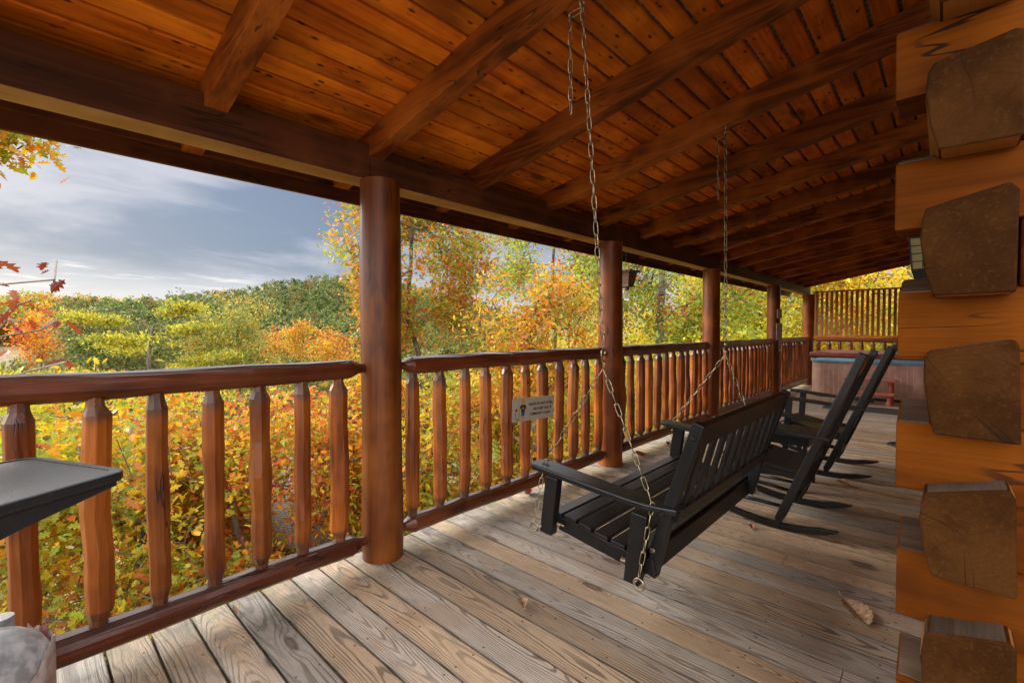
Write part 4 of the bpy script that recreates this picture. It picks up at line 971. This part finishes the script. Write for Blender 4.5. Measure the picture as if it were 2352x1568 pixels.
def leaves_mesh(name, pos, size, shape, pal, mat, parent, droop=.5, crand=None, seed=0, seg=None, fold=.35, kind=None):
    g = np.random.default_rng(seed); N = len(pos); P = half_leaf(shape); k = len(P)
    up_ = g.normal(size=(N, 3))*np.array([.75, .75, .45]) + np.array([0, 0, .75]); up_ /= np.linalg.norm(up_, axis=1)[:, None]
    d = g.normal(size=(N, 3)); d[:, 2] -= droop; d -= up_*np.sum(d*up_, 1)[:, None]; d /= np.linalg.norm(d, axis=1)[:, None]
    sd = np.cross(d, up_)
    sz = size*g.uniform(.5, 1.35, N)
    V = np.zeros((N, 2, k, 3))
    bend = g.uniform(-.25, .35, N)
    for h, sgn in ((0, 1), (1, -1)):
        lx = P[:, 0][None, :]*sz[:, None]; ly = P[:, 1][None, :]*sz[:, None]
        lz = np.abs(lx)*fold - bend[:, None]*(P[:, 1][None, :]**2)*sz[:, None]*.6
        V[:, h] = pos[:, None, :] + sd[:, None, :]*(sgn*lx)[..., None] + d[:, None, :]*ly[..., None] + up_[:, None, :]*lz[..., None]
    V[:, 1] = V[:, 1, ::-1]
    nv = N*2*k; me = bpy.data.meshes.new(name)
    me.vertices.add(nv); me.vertices.foreach_set('co', V.reshape(-1).astype(np.float32))
    me.loops.add(nv); me.loops.foreach_set('vertex_index', np.arange(nv, dtype=np.int32))
    me.polygons.add(N*2); me.polygons.foreach_set('loop_start', (np.arange(N*2)*k).astype(np.int32)); me.polygons.foreach_set('loop_total', np.full(N*2, k, dtype=np.int32))
    me.update(calc_edges=True)
    pal = np.array(PALS[pal]); ci = g.integers(0, len(pal), N)
    if crand is not None:
        keep = g.random(N) < .68; ci = np.where(keep, crand % len(pal), ci)
    c = pal[ci]*g.uniform(.75, 1.2, (N, 1))*g.uniform(.9, 1.1, (N, 3)); c = np.clip(c*.98, 0, .85)
    col = np.ones((N*2, 4), dtype=np.float32); col[:, :3] = np.repeat(c, 2, 0)
    at = me.attributes.new('leafcol', 'FLOAT_COLOR', 'FACE'); at.data.foreach_set('color', col.reshape(-1))
    me.materials.append(mat)
    o = bpy.data.objects.new(name, me); COL.objects.link(o)
    if parent: o.parent = parent
    return o
def edges_mesh(name, A, B, ra, rb, mat, parent, ns=6):
    A, B = np.array(A), np.array(B); d = B-A; L = np.linalg.norm(d, axis=1)[:, None]+1e-9; d /= L
    ref = np.where(np.abs(d[:, 2:3]) < .9, np.array([[0, 0, 1.]]), np.array([[1., 0, 0]])); u = np.cross(d, ref); u /= np.linalg.norm(u, axis=1)[:, None]; w = np.cross(d, u)
    a = np.linspace(0, 2*math.pi, ns, endpoint=False); ring = u[:, None]*np.cos(a)[None, :, None]+w[:, None]*np.sin(a)[None, :, None]
    ra, rb = np.array(ra), np.array(rb)
    V = np.concatenate([A[:, None]-d[:, None]*ra[:, None, None]*.3+ring*ra[:, None, None], B[:, None]+ring*rb[:, None, None]], 1); N = len(A)
    idx = np.arange(N)[:, None]*(2*ns); j = np.arange(ns); F = np.stack([idx+j, idx+(j+1) % ns, idx+ns+(j+1) % ns, idx+ns+j], -1).reshape(-1, 4)
    me = bpy.data.meshes.new(name); me.vertices.add(N*2*ns); me.vertices.foreach_set('co', V.reshape(-1).astype(np.float32))
    me.loops.add(F.size); me.loops.foreach_set('vertex_index', F.reshape(-1).astype(np.int32)); me.polygons.add(len(F)); me.polygons.foreach_set('loop_start', (np.arange(len(F))*4).astype(np.int32)); me.polygons.foreach_set('loop_total', np.full(len(F), 4, dtype=np.int32))
    me.polygons.foreach_set('use_smooth', np.ones(len(F), dtype=bool)); me.update(calc_edges=True); me.materials.append(mat)
    o = bpy.data.objects.new(name, me); COL.objects.link(o); o.parent = parent; return o
def skeleton(base, trunk_top, att, g, r_tip=.006, step=.45, wig=.06, lift=.15, rpow=2.4, rmax=None):
    """grow limbs from a trunk line to every leaf cluster; returns edges with pipe-model radii"""
    base, trunk_top = np.array(base, float), np.array(trunk_top, float); n = 9
    nodes = [base+(trunk_top-base)*i/n + (g.normal(size=3)*[wig*2, wig*2, 0] if 0 < i < n else 0) for i in range(n+1)]; par = [-1]+list(range(n)); lim = 2
    order = np.argsort(np.linalg.norm(att-trunk_top*.5-att.mean(0)*.5, axis=1)); tips = []
    for ai in order:
        a = att[ai]; M = np.array(nodes); dv = a-M; dist = np.linalg.norm(dv, axis=1); cost = dist + np.where(dv[:, 2] < 0, -dv[:, 2]*.7, 0); cost[:lim] += 50
        j = int(np.argmin(cost)); p = M[j]; L = dist[j]; k = max(1, int(L/step)); pj = j
        for i in range(1, k+1):
            t = i/k; q = p+(a-p)*t + (np.array([0, 0, math.sin(math.pi*t)*lift*L*.3]) + g.normal(size=3)*wig*min(1, L) if i < k else 0)
            nodes.append(q); par.append(pj); pj = len(nodes)-1
        tips.append((ai, pj))
    nodes = np.array(nodes); par = np.array(par); N = len(nodes); w = np.zeros(N)
    haschild = np.zeros(N, bool); haschild[par[1:]] = True; w[~haschild] = r_tip**rpow
    for i in range(N-1, 0, -1): w[par[i]] += w[i]
    r = w**(1/rpow)
    if rmax:
        for i in range(0, n+1): r[i] = rmax*(1-.62*i/n)
        for i in range(n+1, N): r[i] = min(r[i], .72*r[par[i]] if par[i] <= n else r[par[i]])
    return nodes, par, r
def ellipsoid(g, c, rad, n, shell=.45, noise_s=.55, thr=-.12, zmin=None):
    pts = []
    while len(pts) < n:
        v = g.normal(size=3); v /= np.linalg.norm(v); q = (shell+(1-shell)*g.random()**.6)*v
        bulge = 1+.22*mnoise.noise(Vector(v*1.7)+Vector(c)); p = np.array(c)+q*np.array(rad)*bulge
        if mnoise.noise(Vector(p)*noise_s) < thr: continue
        if zmin is not None and p[2] < zmin: continue
        if p[0] > -.85 and -4 < p[1] < 12.2 and p[2] > -3.6: continue
        pts.append(p)
    return np.array(pts)
def tree(name, label, cat, base, c, rad, ncl, nleaf, size, pal, shape=OAK, seed=0, spread=.26, trunk_r=.12, group=None, bark=None, shell=.4, thr=-.12, noise_s=.55, mat=None, droop=.5, wig=.06, lift=.15, layers=None, att=None, zmin=None):
    g = np.random.default_rng(seed); base = np.array(base, float)
    root = empty(name, label, cat, tuple(base), 0, group)
    if att is None: att = ellipsoid(g, c, rad, ncl, shell, noise_s, thr, zmin)
    if layers: # flattened pine tiers
        att[:, 2] = np.round((att[:, 2]-c[2])/layers)*layers+c[2]+g.normal(size=len(att))*layers*.10
    tt = np.array([c[0]*.75+base[0]*.25, c[1]*.75+base[1]*.25, c[2]+rad[2]*.35])
    nodes, par, r = skeleton(base, tt, att, g, wig=wig, lift=lift, rmax=trunk_r, step=max(.3, .12*max(rad)))
    e = np.arange(1, len(nodes)); rp = np.minimum(r[par[e]], r[e]*1.5)
    edges_mesh('trunk', nodes[par[e]]-base, nodes[e]-base, rp, r[e], bark or BARK, root, 7)
    pos = np.repeat(att, nleaf, 0) + g.normal(size=(len(att)*nleaf, 3))*np.array([spread, spread, spread*.62 if not layers else spread*.35]); cr = np.repeat(g.integers(0, 97, len(att)), nleaf)
    leaves_mesh('crown', pos-base, size, shape, pal, mat or LEAF, root, droop, cr, seed)
    return root
def gz(p): return hgt(p[0], p[1])
def atree(name, label, cat, px, D, py, rad, ncl, nleaf, size, pal, **kw):
    """tree whose crown centre stands in the direction of column px, row py, at distance D"""
    c = far(px, D, py=py); off = kw.pop('off', (0, 0)); b = (c.x+off[0], c.y+off[1], 0); b = (b[0], b[1], gz(b)-.1)
    return tree(name, label, cat, b, (c.x, c.y, c.z), rad, ncl, nleaf, size, pal, **kw)
#ENDTREES
exec_trees = True
# near canopy below the rail
G1 = 'oaks just below the deck'
NEAR = [ # px, D, py, rad, ncl, nleaf, size, pal, seed
 (60, 9.2, 1310, (2.36, 2.85, 2.73), 525, 28, 0.125, 'goldgreen', 1, 'yellow-green oak in front of the left railing, beside the grill shelf'),
 (330, 8.4, 1340, (2.11, 2.11, 2.48), 475, 28, 0.118, 'oakgold', 2, 'yellow oak seen between the third and fourth balusters'),
 (540, 9.5, 1200, (1.98, 1.98, 2.23), 450, 28, 0.118, 'oakorange', 3, 'orange-tinged oak below the left top rail'),
 (800, 11.0, 1030, (1.74, 1.61, 1.86), 337, 26, 0.123, 'oakorange', 4, 'orange oak crown just left of the nearest post'),
 (690, 10.5, 1400, (2.23, 2.23, 1.49), 287, 26, 0.112, 'gold', 5, 'low golden bush-like oak under the bottom rail left of the thick post'),
 (1010, 10.5, 1080, (1.98, 2.23, 2.23), 412, 26, 0.123, 'oakgold', 6, 'mixed yellow oak right of the thick post below the rail'),
 (1230, 10.0, 1040, (1.86, 2.23, 1.86), 362, 26, 0.129, 'gold', 7, 'golden tree behind the litter sign'),
 (1450, 12.2, 970, (2.23, 2.73, 1.86), 325, 26, 0.140, 'limeyel', 8, 'lime-yellow tree behind the third railing section'),
 (1680, 16.0, 900, (2.85, 2.85, 2.36), 350, 26, 0.157, 'limeyel', 9, 'yellow-green tree low behind the fourth railing section'),
 (20, 12.5, 1150, (1.86, 2.48, 1.86), 312, 26, 0.129, 'goldgreen', 10, 'gold and green oak crown just above the rail at far left'),
 (440, 12.3, 1090, (1.49, 1.61, 2.11), 287, 24, 0.123, 'oakorange', 11, 'orange and green sprigs rising above the rail in front of the pines'),
]
for px, D, py, rad, ncl, nl, sz, pal, sd, lab in NEAR:
    atree('oak_tree', lab, 'tree', px, D, py, rad, ncl, nl, sz, pal, seed=sd, group=G1, bark=PALEB if sd % 2 else None, trunk_r=.10, thr=-.03, noise_s=.75, spread=.22)
# trees rising above the rail
atree('oak_tree', 'tall airy oak with rust and green leaves just right of the thick post', 'tree', 945, 14.0, 600, (2.35, 2.46, 2.80), 600, 30, .135, 'oakmix', seed=21, trunk_r=.13, thr=.0, noise_s=.7, spread=.22, off=(.3, .0))
atree('hickory_tree', 'bright golden hickory with long pointed leaves between the thick post and the second post', 'tree', 1235, 10.1, 745, (1.34, 1.40, 1.51), 230, 24, .125, 'gold', shape=LANCE, seed=22, trunk_r=.08, thr=-.02, noise_s=.9, spread=.2, droop=.9)
atree('oak_tree', 'green-leaved oak rising behind the golden hickory', 'tree', 1275, 20.2, 590, (2.86, 2.86, 3.12), 440, 30, .15, 'greenmix', seed=23, trunk_r=.14, thr=-.05, spread=.27)
atree('hickory_tree', 'thin amber hickory at the right of the airy oak', 'tree', 1105, 13.4, 740, (1.23, 1.23, 1.57), 95, 12, .13, 'oakmix', shape=LANCE, seed=24, trunk_r=.06, droop=1.0, thr=.0)
atree('oak_tree', 'thick-trunked oak with red and green leaves between the second and third posts', 'tree', 1520, 16.9, 680, (2.99, 2.99, 2.99), 440, 30, .145, 'greenmix', seed=25, trunk_r=.27, thr=-.03, spread=.24)
atree('yellow_poplar', 'lime-green tree with a straight trunk beside the notice post', 'tree', 1735, 22.1, 700, (3.38, 3.12, 3.38), 400, 26, .17, 'limeyel', shape=LANCE, seed=26, trunk_r=.17, thr=-.08, spread=.3)
atree('maple_tree', 'orange-yellow tree seen past the notice post', 'tree', 1850, 22.8, 700, (2.60, 2.86, 3.38), 280, 26, .18, 'gold', shape=LANCE, seed=27, trunk_r=.12, spread=.3)
atree('maple_tree', 'yellow tree filling the gaps of the slatted screen', 'tree', 1960, 24.1, 760, (3.90, 3.12, 4.42), 420, 20, .18, 'limeyel', shape=LANCE, seed=28, trunk_r=.14, spread=.32)
atree('maple_tree', 'golden tree above the slatted screen beneath the roof end', 'tree', 2080, 22.1, 640, (3.38, 2.86, 3.38), 340, 20, .18, 'yellow', shape=LANCE, seed=29, trunk_r=.14, spread=.32)
atree('maple_tree', 'yellow-green tree low behind the hot tub', 'tree', 2090, 27.3, 900, (4.55, 3.90, 3.38), 300, 18, .2, 'limeyel', shape=LANCE, seed=30, trunk_r=.14, spread=.34)
atree('oak_tree', 'yellow oak farther back behind the third post', 'tree', 1610, 24.7, 740, (3.90, 3.90, 3.90), 360, 26, .18, 'limeyel', seed=31, trunk_r=.16, spread=.33)
atree('oak_tree', 'golden oak beyond the thick-trunked oak', 'tree', 1440, 27.3, 850, (4.16, 4.16, 3.38), 330, 26, .18, 'yellow', seed=32, trunk_r=.16, spread=.33)
# leafy bough and half-bare sapling at the left edge
c = far(20, 5.6, py=250)
tree('oak_tree', 'yellow-green bough hanging into the upper left corner', 'tree', (c.x-1.0, c.y-2.2, gz((c.x, c.y-2))), (c.x-.2, c.y-.58, c.z+.16), (.85, .88, .62), 200, 24, .10, 'goldgreen', shape=OAK, seed=41, trunk_r=.09, spread=.15, shell=.6, thr=-.3)
c = far(20, 4.4, py=760)
g = np.random.default_rng(5); att = ellipsoid(g, (c.x, c.y-.25, c.z), (.45, .66, .85), 60, .2, .9, -.5)
tree('sapling', 'nearly bare sapling with a few rust-brown leaves at the left edge', 'sapling', (c.x+.1, c.y-.3, gz(c)), (c.x, c.y-.2, c.z), (.4, .5, .5), 34, 2, .11, 'rust', seed=42, trunk_r=.022, spread=.05, att=att, bark=PALEB, droop=2.0)
# mid-distance individual trees
def limb_tiers(c, R0, z0, z1, nl, seed, per=26):
    g = np.random.default_rng(seed); P = []
    for i in range(nl):
        f = i/(nl-1); zz = z0+(z1-z0)*f; L = R0*(1-.55*f)*g.uniform(.75, 1.15); a = i*2.4+g.uniform(-.4, .4)
        for k in range(per):
            q = math.sqrt(g.uniform(.08, 1)); w = g.normal()*.26*q; P.append((c.x+L*q*math.cos(a+w), c.y+L*q*math.sin(a+w), zz+.30*q*q+g.normal()*.045))
    return np.array(P)
c = far(350, 27, py=775)
atree('pine_tree', 'spreading yellow-green pine with flat tiers in the middle distance', 'tree', 350, 27, 790, (4.9, 4.9, 2.0), 0, 42, .15, 'pinelime', shape=LANCE, seed=51, trunk_r=.17, spread=.19, layers=None, att=limb_tiers(far(350, 27, py=800), 5.6, -1.6, 2.1, 9, 4, 36), mat=NEEDLE, lift=-.05, droop=-2.0)
atree('pine_tree', 'feathery pale green pine right of the spreading pine', 'tree', 545, 30, 800, (2.7, 2.7, 3.1), 210, 60, .15, 'whitepine', shape=TINY, seed=52, trunk_r=.15, spread=.36, mat=NEEDLE, shell=.2, droop=-1.5)
atree('maple_tree', 'small orange maple at left in front of the dark pines', 'tree', 100, 60, 778, (1.9, 1.9, 2.3), 90, 26, .24, 'orange', shape=TINY, seed=53, trunk_r=.12, spread=.45)
atree('maple_tree', 'golden maple on the slope left of the thick post', 'tree', 695, 58, 778, (2.0, 2.0, 2.2), 90, 26, .26, 'gold', shape=TINY, seed=54, trunk_r=.12, spread=.45)
atree('maple_tree', 'red-orange maple on the slope between the pines', 'tree', 645, 70, 790, (2.4, 2.4, 2.2), 90, 24, .3, 'oakorange', shape=TINY, seed=55, trunk_r=.12, spread=.5)
atree('maple_tree', 'orange maple low on the slope beside the thick post', 'tree', 770, 46, 805, (2.4, 2.4, 2.0), 110, 24, .24, 'oakorange', shape=TINY, seed=56, trunk_r=.12, spread=.45)
atree('pine_tree', 'dark green pine behind the spreading pine', 'tree', 460, 48, 770, (3.6, 3.6, 3.4), 200, 30, .3, 'pine', shape=TINY, seed=57, trunk_r=.18, spread=.5, mat=NEEDLE, shell=.2, droop=-1.5)
atree('pine_tree', 'rounded dark pine at the foot of the hill', 'tree', 250, 52, 785, (4.2, 4.2, 3.2), 200, 30, .3, 'pine', shape=TINY, seed=58, trunk_r=.18, spread=.5, mat=NEEDLE, shell=.2, droop=-1.5)

# dead standing pine with pale branches below the rail
c = far(296, 11.0); b = (c.x, c.y, gz(c)); g = np.random.default_rng(9)
root = empty('dead_pine', 'bare reddish pine trunk with pale dead branches between the balusters', 'tree', b)
A, B, ra, rb = [], [], [], []
H = 1.0-b[2]-1.2
for i in range(8): A.append((0, 0, H*i/8)); B.append((.02*math.sin(i+1), .02*math.cos(i), H*(i+1)/8)); ra.append(.10-.008*i); rb.append(.092-.008*i)
for i in range(46):
    z = H*(.25+.75*g.random()); a = g.random()*6.28; L = .6+1.1*g.random(); p = np.array((0, 0, z)); d = np.array((math.cos(a), math.sin(a), g.uniform(-.25, .2)))
    for k in range(3): q_ = p+d*L/3+g.normal(size=3)*.05; A.append(tuple(p)); B.append(tuple(q_)); ra.append(.013-.003*k); rb.append(.010-.003*k); p = q_
edges_mesh('trunk', A, B, ra, rb, PALEB, root, 6)

# ------------------------------------------------------------------ far woods (one mass each)
def proto_tree(g, kind):
    pts = []
    if kind == 'pine':
        tops = [(g.normal()*.05, g.normal()*.05, 1-.1*g.random()) for _ in range(3)]
        nb = 26
        for b_ in range(nb):
            t = (b_+g.random())/nb; z = .30+.68*t; L = (.27*(1-t)**.6+.04)*g.uniform(.6, 1.25); a = g.random()*6.28
            for k in range(7):
                q = L*(.3+.7*k/6); pts.append((q*math.cos(a)+g.normal()*.012, q*math.sin(a)+g.normal()*.012, z+q*.22+g.normal()*.008))
    else:
        for _ in range(150):
            v = g.normal(size=3); v /= np.linalg.norm(v); q = .6+.4*g.random(); pts.append((v[0]*q*.34, v[1]*q*.34, .64+v[2]*q*.34))
    return np.array(pts)
def forest(name, n, az0, az1, d0, d1, kind, pals, hmin, hmax, seed, lsize, face_m, mult=2, clear=None):
    g = np.random.default_rng(seed); PS = [proto_tree(g, kind) for _ in range(7)]; POS = []; CR = []; SZ = []
    for i in range(n):
        az = R(g.uniform(az0, az1)); D = math.sqrt(g.uniform(d0**2, d1**2)); x, y = CX-D*math.cos(az), CY+D*math.sin(az); z = hgt(x, y); h = g.uniform(hmin, hmax)
        P = PS[g.integers(7)]; a = g.random()*6.28; ca, sa = math.cos(a), math.sin(a); Q = np.stack([P[:, 0]*ca-P[:, 1]*sa, P[:, 0]*sa+P[:, 1]*ca, P[:, 2]], 1)*h*np.array([g.uniform(.9, 1.3), g.uniform(.9, 1.3), 1])
        Q = np.repeat(Q, mult, 0)+g.normal(size=(len(Q)*mult, 3))*h*.014
        POS.append(Q+np.array([x, y, z])); CR.append(np.full(len(Q), g.integers(0, 97)))
    return leaves_mesh(name, np.concatenate(POS), lsize, TINY, pals, face_m, None, -.6 if kind == 'pine' else .3, np.concatenate(CR), seed)
o = forest('pine_forest', 1050, 2, 46, 95, 235, 'pine', 'pine', 10, 16, 71, .62, NEEDLE, 3); tag(o, 'dark green pines covering the hill beyond the valley as one mass', 'forest', kind='stuff')
o = forest('valley_woods', 330, -6, 50, 55, 110, 'pine', 'olive', 8, 12, 72, .42, NEEDLE, 3); tag(o, 'olive green pines and oaks filling the valley floor as one mass', 'forest', kind='stuff')
o = forest('ridge_woods', 520, -8, 14, 225, 340, 'round', 'oakmix', 11, 17, 73, 1.1, LEAF); tag(o, 'rusty autumn trees along the far left ridge as one mass', 'forest', kind='stuff')
o = forest('right_woods', 620, 44, 100, 26, 160, 'round', 'goldgreen', 8, 13, 74, .5, LEAF, 3); tag(o, 'yellow and orange woods seen far off behind the trees on the right', 'forest', kind='stuff')

# undergrowth on the near slope
g = np.random.default_rng(81); pos = []
while len(pos) < 26000:
    x, y = g.uniform(-16, .2), g.uniform(-7, 24)
    z = hgt(x, y); c_ = mnoise.noise(Vector((x*.5, y*.5, 1)))
    if c_ < -.15: continue
    pos.append((x, y, z+g.random()*(.3+max(0, c_)*2.2)))
o = leaves_mesh('undergrowth', np.array(pos), .15, OAK, 'goldgreen', LEAF, None, .4, None, 82); tag(o, 'yellow and green undergrowth on the slope below the deck', 'undergrowth', kind='stuff')

# neighbouring cabin below
c = far(745, 13.2); nb = empty('neighbour_cabin', 'reddish-brown cabin with grey shingle roof half hidden by leaves below the deck', 'cabin', (c.x, c.y, -7.0), R(32))
m = MB(); m.box(-2.6, 2.6, -2.2, 2.2, 0, 3.9)
m.build('wall', CABINW, nb)
m = MB()
for s in (-1, 1):
    m.prism([(0, 5.2), (s*2.7, 3.75), (s*2.7, 3.85), (0, 5.31)] if s > 0 else [(0, 5.2), (0, 5.31), (s*2.7, 3.85), (s*2.7, 3.75)], -3.0, 3.0, 'x')
m.build('roof', SHING, nb)
m = MB(); m.prism([(2.25, 3.3), (4.3, 2.55), (4.3, 2.63), (2.25, 3.4)], -2.4, 3.4, 'x'); m.build('porch_roof', SHING, nb)
for wx in (-1.6, 0, 1.6):
    m = MB(); m.box(wx-.5, wx+.5, -2.24, -2.201, 1.9, 3.1); w_ = m.build('window', TRIMW, nb)
    m = MB(); m.box(wx-.42, wx+.42, -2.25, -2.241, 1.98, 3.02); m.build('pane', WING, w_)

# ------------------------------------------------------------------ sky and sun
world = bpy.data.worlds.new('World'); scene.world = world; world.use_nodes = True
t = NT(world)
SUN_EL, SUN_AZ = 29, 252   # degrees; azimuth measured clockwise from +Y
gen = t.n('ShaderNodeTexCoord').outputs['Generated']
x, y, z = t.sep(gen)
zz = t.m('ADD', t.m('MAXIMUM', z, 0.0), .07)
pv = t.comb(t.m('DIVIDE', x, zz), t.m('DIVIDE', y, zz), 0.0)
rotm = t.n('ShaderNodeMapping', ins={'Vector': pv, 'Rotation': (0, 0, R(28)), 'Scale': (1.0, .42, 1.0)}).outputs[0]
cv = t.comb(t.m('MULTIPLY', x, 1.3), t.m('MULTIPLY', y, 1.3), t.m('ADD', t.m('MULTIPLY', z, 4.6), t.m('MULTIPLY', y, .35)))
n1 = t.noise(cv, 1.15, 4, .5, .5); n2 = t.noise(cv, 3.3, 6, .6, .5)
nn = t.m('ADD', t.m('MULTIPLY', n1, .7), t.m('MULTIPLY', n2, .3))
sky = t.n('ShaderNodeTexSky'); sky.sky_type = 'NISHITA'; sky.sun_disc = False; sky.sun_elevation = R(SUN_EL); sky.sun_rotation = R(SUN_AZ); sky.air_density = 1.0; sky.dust_density = 1.5
dark_c, light_c = (.42, .56, .84), (1.28, 1.30, 1.48)
grey = t.mix(t.ramp(nn, .43, .56), dark_c, light_c)                                   # dark and light cloud
lowband = t.m('SUBTRACT', 1.0, t.ramp(t.m('ADD', z, t.m('MULTIPLY', t.m('SUBTRACT', n2, .5), .10)), .05, .125))
grey = t.mix(t.m('MULTIPLY', lowband, .9), grey, (1.70, 1.76, 1.95))
wisp = t.m('MULTIPLY', t.m('MULTIPLY', t.ramp(t.noise(rotm, 2.6, 7, .65, .5), .52, .68), lowband), t.ramp(z, .05, .09)); grey = t.mix(wisp, grey, (2.6, 2.45, 2.38))
high = t.ramp(z, .29, .46)
grey = t.mix(high, grey, (8.2, 8.2, 8.4))
behind = t.m('MULTIPLY', t.ramp(t.m('MULTIPLY', y, -1.0), .15, .6), t.ramp(z, -.02, .05))  # sky brightened out of view behind the camera, added as front fill
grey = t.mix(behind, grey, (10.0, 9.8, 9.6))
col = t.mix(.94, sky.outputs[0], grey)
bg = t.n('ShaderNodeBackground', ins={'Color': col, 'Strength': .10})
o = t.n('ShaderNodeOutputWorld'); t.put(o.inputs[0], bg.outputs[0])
sd = bpy.data.lights.new('sun', 'SUN'); sd.energy = 1.4; sd.angle = R(32); sd.color = (1, .95, .88)
so = bpy.data.objects.new('sun', sd); COL.objects.link(so)
dv = Vector((math.sin(R(SUN_AZ))*math.cos(R(SUN_EL)), math.cos(R(SUN_AZ))*math.cos(R(SUN_EL)), math.sin(R(SUN_EL))))
so.rotation_euler = dv.to_track_quat('Z', 'Y').to_euler(); so.location = (0, 0, 20)

scene.view_settings.view_transform = 'Standard'; scene.view_settings.look = 'None'; scene.view_settings.gamma = 1; scene.view_settings.exposure = 1.95
cy = scene.cycles
cy.use_denoising = True; cy.max_bounces = 8; cy.diffuse_bounces = 5; cy.glossy_bounces = 3; cy.transmission_bounces = 4; cy.transparent_max_bounces = 4
cy.sample_clamp_indirect = 8; cy.use_adaptive_sampling = True; cy.adaptive_threshold = .02
